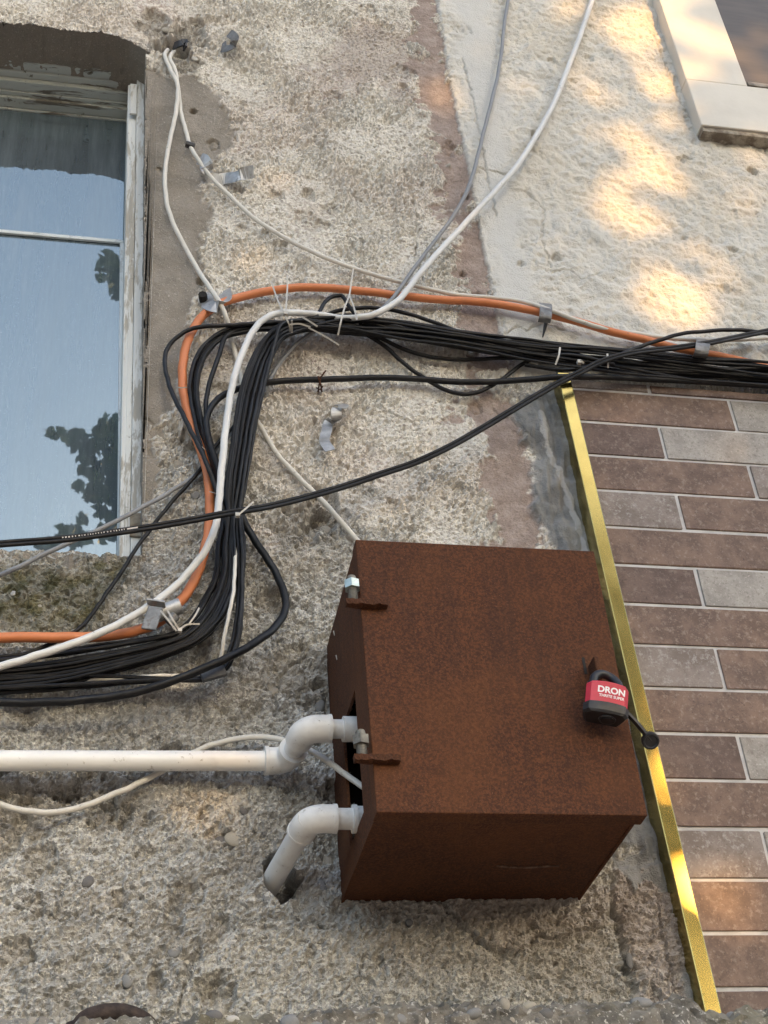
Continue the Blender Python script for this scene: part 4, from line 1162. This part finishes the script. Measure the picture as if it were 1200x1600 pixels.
# the tied bundle: many black cables that share one course
BL = 'black cable running inside the thick tied bundle of black cables'
BG = 'black cables of the tied bundle'
R3 = random.Random(21)
NB = 31
sl = list(range(NB)); R3.shuffle(sl)
for q in range(NB):
    outer = q < 7
    a_ = (q + .5) / NB * 2 - 1                                    # even spread
    w = [R3.uniform(-.34, .34) for _ in range(40)]
    ysl = (sl[q] + .5) / NB                                        # depth slot
    Yb = -.012 - .030 * ysl
    def o_(i, amt=1.0): return max(-1.05, min(1.05, a_b + w[i] * 1.6)) * amt
    a_b = (sl[(q * 5) % NB] + .5) / NB * 2 - 1
    rws = []
    for i, (x, y, h_) in enumerate(((1330, 602, 17), (1200, 584, 17), (1080, 575, 17), (950, 562, 17), (830, 547, 15), (720, 531, 13), (620, 515, 13), (540, 507, 14))):
        rws.append((x, y + o_(i) * h_, Yb))
    Yo = -.016 - .026 * ysl
    if outer:
        t_ = (q + .5) / 7 * 2 - 1       # -1 outermost
        t_ += R3.uniform(-.25, .25)
        rws += [(460, 508 + t_ * 8, Yo), (400, 509 + t_ * 9, Yo), (350, 521 + t_ * 9, Yo), (320 + t_ * 8, 545 + t_ * 5, Yo), (304 + t_ * 9, 580, Yo), (301 + t_ * 9, 615, Yo), (308 + t_ * 9, 655, Yo), (320 + t_ * 9, 700, Yo), (336 + t_ * 9, 750, Yo)]
    else:
        t_ = (q - 7 + .5) / (NB - 7) * 2 - 1
        t_ += R3.uniform(-.2, .2)
        rws += [(470, 509 + t_ * 10, Yo), (438 + t_ * 5, 520 + t_ * 10, Yo - .006), (412 + t_ * 13, 555 + t_ * 6, Yo - .010), (394 + t_ * 18, 610, Yo - .010), (384 + t_ * 17, 660, Yo - .010), (376 + t_ * 16, 710, Yo - .008), (369 + t_ * 15, 760, Yo - .006)]
    k_ = (q + .5) / NB * 2 - 1
    k_ += R3.uniform(-.16, .16)
    rws += [(363 + k_ * 14, 805, Yo), (362 + k_ * 20, 850, Yo)]
    # fan out and sweep away to the left
    if k_ < .45:
        f_ = (k_ + 1) / 1.45            # 0 inner curve .. 1 wide
        rws += [(338 + f_ * 34, 900, Yo), (322 + f_ * 42, 935, Yo), (300 + f_ * 48, 968, Yo - .004), (272 + f_ * 42, 990 + f_ * 12, Yo - .006), (225 + f_ * 30, 1000 + f_ * 28, Yo - .006), (150, 1012 + f_ * 46, Yo - .004), (80, 1022 + f_ * 52, Yo), (0, 1030 + f_ * 52, Yo), (-120, 1040 + f_ * 50, Yo)]
    else:
        f_ = (k_ - .45) / .55
        rws += [(374 + f_ * 6, 905, Yo), (370 + f_ * 8, 960, Yo), (360 + f_ * 11, 1010, Yo), (343 + f_ * 10, 1042 + f_ * 4, Yo), (315 + f_ * 6, 1058 + f_ * 4, Yo), (265, 1060 + f_ * 3, Yo), (200, 1056 + f_ * 12, Yo), (100, 1054 + f_ * 24, Yo), (0, 1056 + f_ * 28, Yo), (-120, 1058 + f_ * 30, Yo)]
    cable('black_cable', rws, R3.choice([2.1, 2.4, 2.7, 3.0]), MAT_BLACK, BL, seg=8, group=BG)

# ------------------------------------------------------------------ zip ties
def tie(strips, label, wpx=4.0, head=None):
    wpx = wpx * .72
    mb = MB()
    for st_ in strips:
        P = trk(st_)
        vdir = CAM - P[len(P) // 2]
        tg = P[-1] - P[0]
        mb.ribbon(P, np.cross(tg, vdir), wpx * sc(*st_[0][:2]), .0012)
    if head:
        h_ = U(*head); s_ = 4 * sc(head[0], head[1])
        mb.box(h_ - s_ * .8, h_ + s_ * .8, bev=.0006)
    o_ = mb.build('zip_tie', MAT_TIE)
    return tag(o_, label, 'zip tie')
tie([[(424, 440, -.034), (430, 458, -.036), (438, 478, -.062), (446, 494, -.070), (452, 508, -.066), (453, 520, -.040)], [(449, 430, -.034), (449, 450, -.036), (447, 478, -.062), (446, 490, -.070)]], 'white zip tie with two tails at the left bend of the bundle', 3.2, (446, 490, -.071))
tie([[(453, 507, -.066), (468, 506, -.068), (485, 511, -.066)], [(456, 500, -.068), (456, 520, -.05)]], 'short curled white zip tie beside the bundle bend', 3.6)
tie([[(470, 494, -.058), (482, 501, -.060), (496, 510, -.058)], [(482, 512, -.052), (505, 524, -.050), (530, 539, -.048)]], 'long white zip tie tail pointing down right below the bundle', 3.6)
tie([[(552, 420, -.030), (549, 440, -.032), (546, 460, -.034), (538, 482, -.056), (532, 505, -.060), (528, 524, -.050)], [(546, 462, -.034), (553, 480, -.052), (558, 500, -.058)]], 'white zip tie joining orange conduit and bundle under the coax bend', 3.4)
tie([[(370, 806, -.104), (380, 798, -.104), (396, 784, -.100)]], 'white zip tie tail at the crossing of the slanting black cable', 3.6, (371, 805, -.103))
tie([[(277, 605, -.036), (284, 606, -.040), (292, 605, -.040)]], 'thin pale tie around the orange conduit left of the bundle', 2.2)
tie([[(310, 700, -.034), (315, 698, -.038), (321, 703, -.036)]], 'thin pale wire tie on the orange conduit at its narrow neck', 1.8)
tie([[(328, 768, -.036), (334, 770, -.042), (340, 772, -.040)]], 'thin pale tie on the orange conduit just above the crossing', 1.8)
tie([[(875, 543, -.052), (873, 556, -.054), (868, 570, -.048)]], 'white zip tie around the bundle above the brass strip top', 3.8)
tie([[(949, 553, -.052), (950, 564, -.054), (950, 575, -.050)]], 'white zip tie around the bundle right of the brass strip', 4.0)
tie([[(904, 566, -.054), (908, 564, -.058), (912, 568, -.054)]], 'small knotted white tie end on the bundle above the tiles', 4.0, (905, 566, -.055))
tie([[(251, 954, -.070), (262, 968, -.072), (276, 986, -.070)], [(262, 954, -.072), (270, 968, -.074), (280, 984, -.070)], [(279, 985, -.068), (292, 976, -.066), (312, 975, -.064)], [(296, 974, -.064), (306, 960, -.064), (311, 950, -.062)]], 'white zip ties knotted beside the big metal clamp', 3.4, (281, 985, -.069))

# ------------------------------------------------------------------ metal clips
def strip(rows, wdir, wpx, mat, name, label, extra=None, t_=.0011, smooth=True):
    P = spline([U(*r_) for r_ in rows], 4) if smooth else np.array([U(*r_) for r_ in rows])
    o_ = MB().ribbon(P, wdir, wpx * sc(*rows[0][:2]), t_).build(name, mat)
    WLOC[o_.name] = np.array(o_.location)
    return tag(o_, label, 'metal clip')
c1 = strip([(350, 455, -.004), (352, 462, -.016), (350, 474, -.030), (338, 480, -.034), (326, 476, -.026), (324, 468, -.010), (316, 462, -.005)], (.75, -.2, .65), 22, MAT_ZINC, 'pipe_clip', 'galvanised clip holding the orange conduit at its upper left bend')
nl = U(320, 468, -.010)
MB().tube([nl + np.array([0, .01, 0]), nl + np.array([-.004, -.010, 0])], .006, 8).build('nail_hole_shade', MAT_DARK, c1)  # near-black plug, its colour stands in for the shade in a nail hole
c2 = strip([(852, 474, -.006), (853, 477, -.018), (853, 484, -.036), (852, 496, -.038), (850, 504, -.030)], (1, 0, -.05), 19, MAT_ZINC_D, 'pipe_clip', 'grey metal clip with a nail on orange conduit below sunlit plaster')
n0 = U(853, 505, -.026); n1 = U(848, 527, -.016)
MB().tube([n0, n1], .0022, 8, radii=[.0030, .0010]).build('nail', MAT_BLKPL, c2, True)
strip([(1098, 529, -.010), (1099, 531, -.030), (1098, 540, -.062), (1096, 552, -.060), (1090, 562, -.030)], (1, 0, -.1), 21, MAT_ZINC_D, 'pipe_clip', 'grey metal clip over the cables at the right edge of the conduit')
# bent loose strips
strip([(528, 632, -.004), (536, 633, -.012), (534, 638, -.026), (526, 640, -.028), (526, 652, -.024), (524, 656, -.012), (514, 660, -.006), (511, 672, -.010), (507, 685, -.014), (508, 692, -.024), (516, 704, -.030)], (1, -.15, .1), 16, MAT_ZINC, 'bent_metal_strip', 'loose bent shiny metal strip on the plaster above the box', smooth=True)
strip([(312, 248, -.012), (320, 252, -.020), (324, 266, -.016), (328, 276, -.006), (340, 281, -.005), (352, 279, -.008), (366, 277, -.018), (378, 272, -.026), (396, 268, -.020)], (.35, -.45, .8), 20, MAT_ZINC, 'bent_metal_strip', 'crumpled shiny metal strip beside the thin white cable near the top')
strip([(358, 52, -.006), (366, 58, -.020), (368, 66, -.026), (360, 74, -.020), (350, 76, -.010), (348, 68, -.006)], (.5, -.5, .7), 14, MAT_ZINC_D, 'bent_metal_strip', 'small curled metal scrap right of the broken upper corner')
k_ = strip([(272, 72, .002), (282, 68, -.014), (289, 66, -.016), (289, 76, -.014)], (.1, -.3, 1), 12, MAT_BLKPL, 'black_hook', 'black hook in the broken hole where white cables come out', t_=.003)
# big clamp lower left
cl = thing('cable_clamp', U(250, 965, -.04), 'big grey folded metal clamp gripping coax and orange conduit', 'metal clip')
P = [U(226, 952, -.030), U(228, 950, -.058), U(246, 944, -.064)]
ca = U(238, 966, -.060); s_ = sc(238, 966, -.06)
Rc = Matrix.Rotation(math.radians(14), 4, 'Y') @ Matrix.Rotation(math.radians(-10), 4, 'Z')
MB().box((ca[0] - 12 * s_, ca[1] - .0015, ca[2] - 22 * s_), (ca[0] + 12 * s_, ca[1] + .0015, ca[2] + 22 * s_), rot=Rc, bev=.0012).build('front_plate', MAT_ZINC_D, cl)
tp = U(246, 946, -.050)
MB().box((tp[0] - 15 * s_, tp[1] - .010, tp[2] - .0012), (tp[0] + 15 * s_, tp[1] + .022, tp[2] + .0012), rot=Rc, bev=.0008).build('top_flange', MAT_ZINC, cl)
sb = U(262, 956, -.040)
MB().tube([sb + np.array([-.012, 0, -.004]), sb + np.array([.014, -.004, .006])], .0095, 14).build('saddle', MAT_ZINC, cl, True)
MB().tube([U(264, 974, -.05), U(274, 962, -.052)], .006, 10).build('clamp_screw', MAT_ZINC_D, cl, True)
# dark tape on the bundle, wire nail on the level cable
o = MB().box(U(333, 1052, -.046) - np.array([.014, .003, .007]), U(333, 1052, -.046) + np.array([.014, .003, .007]), rot=Matrix.Rotation(-.35, 4, 'Y'), bev=.001).build('cable_tag', simple('dark_tag', (.06, .062, .066), (.09, .09, .095), 60, .5))
tag(o, 'dark grey plastic tag on the lower right of the bundle', 'tag')
wn_ = MB()
wn_.tube([U(497, 612, -.002), U(499, 600, -.022), U(501, 590, -.026), U(509, 579, -.030)], .0011, 6)
wn_.tube([U(503, 612, -.002), U(501, 600, -.024), U(497, 588, -.024)], .0011, 6)
wn_.tube([U(495, 606, -.004), U(500, 609, -.016), U(504, 604, -.004)], .0013, 6)
o = wn_.build('twisted_wire', MAT_RUST_D, None, True); tag(o, 'twisted rusty wire holding the level black cable to the wall', 'wire')
# stub of iron in the small hole left of the conduit bend
# rusty loop above the ledge
rl = trk([(108, 1612, -.070), (122, 1606, -.072), (134, 1593, -.074), (154, 1585, -.075), (182, 1582, -.075), (208, 1587, -.074), (226, 1597, -.072), (238, 1612, -.070)])
o = MB().tube(rl, 14.5 * sc(180, 1575, -.07), 14).build('rusty_lifting_loop', simple('dark_rust', (.022, .016, .014), (.050, .034, .028), 90, .85, bump=(140, .6, .003)), None, True)
tag(o, 'dark rusty iron loop rising from the ledge at bottom left', 'iron loop')
rl = trk([(1150, 1625, -.05), (1155, 1598, -.052), (1166, 1588, -.052), (1180, 1600, -.050), (1186, 1625, -.05)])
o = MB().tube(rl, 8 * sc(1165, 1590, -.05), 10).build('rusty_lug', bpy.data.materials['dark_rust'], None, True)
tag(o, 'small dark rusty lug at the bottom right corner under the tiles', 'iron lug')

# ------------------------------------------------------------------ tree across the pavement
tree = thing('street_tree', (3.3, -7.0, 0), 'leafy green street tree whose leaves reflect in the old window', 'tree')
s = SUN_DIR
gaps = [(1076, 452, 54, 22), (1030, 478, 30, 20), (975, 430, 22, 12), (1050, 500, 22, 8), (994, 256, 52, 24), (1030, 285, 34, 10), (985, 60, 34, 26), (1010, 30, 22, 20), (1040, 150, 20, 34), (930, 150, 24, 10), (912, 202, 24, 9), (968, 345, 30, 16), (880, 15, 22, 12),
        (1066, 60, 18, 28), (1138, 92, 32, 16), (1164, 128, 30, 15), (1086, 130, 9, 24), (1192, 156, 22, 7), (1175, 70, 18, 11), (1080, 10, 26, 8), (1100, 100, 14, 8), (1135, 330, 14, 8), (1170, 250, 14, 8),
        (440, 288, 18, 9), (395, 408, 18, 8), (700, 395, 14, 8), (300, 1250, 36, 9), (480, 1582, 26, 8), (1150, 1415, 40, 22), (1010, 1140, 16, 20), (1036, 1230, 12, 36), (1175, 1140, 18, 9), (1085, 1412, 12, 30), (690, 150, 14, 14), (690, 700, 14, 7)]
GP = []
for px, py, a_, b_ in gaps:
    c = U(px, py); s_ = sc(px, py)
    dz = abs(U(px, py + 1)[2] - U(px, py - 1)[2]) / 2
    GP.append((c[0], c[2], a_ * s_ * 1.15, b_ * dz * 1.2))
GP = np.array(GP)
def leaves(points, size, seed):
    R4 = np.random.default_rng(seed)
    n = len(points)
    nv = R4.normal(size=(n, 3)); nv /= np.linalg.norm(nv, axis=1)[:, None]
    t1 = np.cross(nv, R4.normal(size=(n, 3))); t1 /= np.linalg.norm(t1, axis=1)[:, None]
    t2 = np.cross(nv, t1)
    L = size * R4.uniform(.7, 1.3, n)[:, None]; W_ = L * .36
    fold = nv * L * .12
    vv = np.stack([points - t1 * L * .5, points - t1 * L * .1 + t2 * W_ + fold, points + t1 * L * .25 + t2 * W_ * .7 + fold, points + t1 * L * .55, points + t1 * L * .25 - t2 * W_ * .7 + fold, points - t1 * L * .1 - t2 * W_ + fold], 1)
    ff = np.arange(n)[:, None, None] * 6 + np.array([[0, 1, 2, 3], [0, 3, 4, 5]])[None]
    return vv.reshape(-1, 3), ff.reshape(-1, 4)
N0 = 46000
q = np.stack([rng.uniform(-1.5, 1.7, N0), np.zeros(N0), rng.uniform(1.2, 4.7, N0)], 1)
tt = rng.uniform(5.0, 7.6, N0)
keep = np.ones(N0, bool)
for cx, cz, a_, b_ in GP:
    e = ((q[:, 0] - cx) / (a_ + .018)) ** 2 + ((q[:, 2] - cz) / (b_ + .018)) ** 2
    keep &= ~((e < 1.0) & (rng.random(N0) < .93))
for px, py, a_, b_ in ((1010, 205, 40, 18), (985, 300, 36, 16), (1005, 395, 44, 16), (965, 105, 30, 24), (1045, 360, 28, 16), (1110, 420, 30, 14), (1010, 120, 24, 22), (1120, 300, 30, 14), (890, 90, 26, 16), (1160, 470, 26, 14)):
    c = U(px, py); s_ = sc(px, py); dz = abs(U(px, py + 1)[2] - U(px, py - 1)[2]) / 2
    e = ((q[:, 0] - c[0]) / (a_ * s_ + .02)) ** 2 + ((q[:, 2] - c[2]) / (b_ * dz + .02)) ** 2
    keep &= ~((e < 1.0) & (rng.random(N0) < .66))
# ragged crown outline
e = ((q[:, 0] - .1) / 1.62) ** 2 + ((q[:, 2] - 2.95) / 1.8) ** 2
keep &= e < 1.05 + .25 * perlin(q[:, 0] * 2, q[:, 2] * 2, 3)
pts = (q + s[None] * tt[:, None])[keep]
pts += 0
# hanging sprays whose mirror image stands in the window
sprays = [(168, 425, 14, 28), (182, 440, 12, 26), (172, 668, 20, 20), (180, 690, 16, 30), (130, 690, 30, 18), (100, 680, 22, 8), (80, 677, 12, 5), (150, 720, 28, 26), (165, 750, 22, 30), (172, 790, 20, 30), (150, 770, 16, 14), (125, 760, 10, 6), (170, 830, 22, 16), (120, 838, 30, 14), (80, 848, 24, 10), (110, 825, 16, 8), (130, 810, 6, 6), (190, 720, 24, 60), (200, 800, 24, 60), (205, 440, 30, 40)]
SP = []
R5 = np.random.default_rng(77)
for px, py, a_, b_ in sprays:
    n = int(a_ * b_ * .10) + 4
    for _ in range(n):
        an = R5.uniform(0, 6.283); rr0 = math.sqrt(R5.random())
        gp = U(px + a_ * rr0 * math.cos(an), py + b_ * rr0 * math.sin(an), .1436)
        v = gp - CAM; v[1] *= -1; v /= np.linalg.norm(v)
        SP.append(gp + v * R5.uniform(5.0, 5.8))
SP = np.array(SP)
v1, f1 = leaves(pts, .075, 1); v2, f2 = leaves(SP, .066, 2)
vv = np.vstack([v1, v2]); ff = np.vstack([f1, f2 + len(v1)])
me = bpy.data.meshes.new('crown')
me.vertices.add(len(vv)); me.vertices.foreach_set('co', (vv - np.array(tree.location)).astype(np.float32).ravel())
nf = len(ff); me.loops.add(nf * 4); me.loops.foreach_set('vertex_index', ff.astype(np.int32).ravel())
me.polygons.add(nf); me.polygons.foreach_set('loop_start', (np.arange(nf) * 4).astype(np.int32)); me.polygons.foreach_set('loop_total', np.full(nf, 4, np.int32))
me.update(calc_edges=True)
me.materials.append(MAT_LEAF)
co_ = bpy.data.objects.new('crown', me); COL.objects.link(co_); co_.parent = tree; WLOC[co_.name] = np.zeros(3)
MB().tube(spline([(3.3, -7.0, -.05), (3.25, -6.9, 1.2), (3.1, -6.6, 2.6), (2.9, -6.3, 4.0)], 5), .16, 12, radii=np.linspace(.20, .09, 16)).build('trunk', MAT_BARK, tree, True)
for pp in ([(3.1, -6.6, 2.6), (2.4, -6.2, 4.2), (1.2, -5.4, 5.6), (.2, -4.3, 6.1), (-.35, -4.1, 6.2)], [(2.9, -6.3, 4.0), (2.6, -6.0, 5.0), (2.2, -5.6, 6.0)], [(3.15, -6.7, 2.3), (3.5, -6.0, 3.4), (3.7, -5.6, 4.5)], [(3.1, -6.6, 2.6), (2.2, -5.8, 3.6), (1.6, -5.2, 4.4)]):
    Pq = spline(pp, 5)
    MB().tube(Pq, .05, 8, radii=np.linspace(.06, .012, len(Pq))).build('branch', MAT_BARK, tree, True)
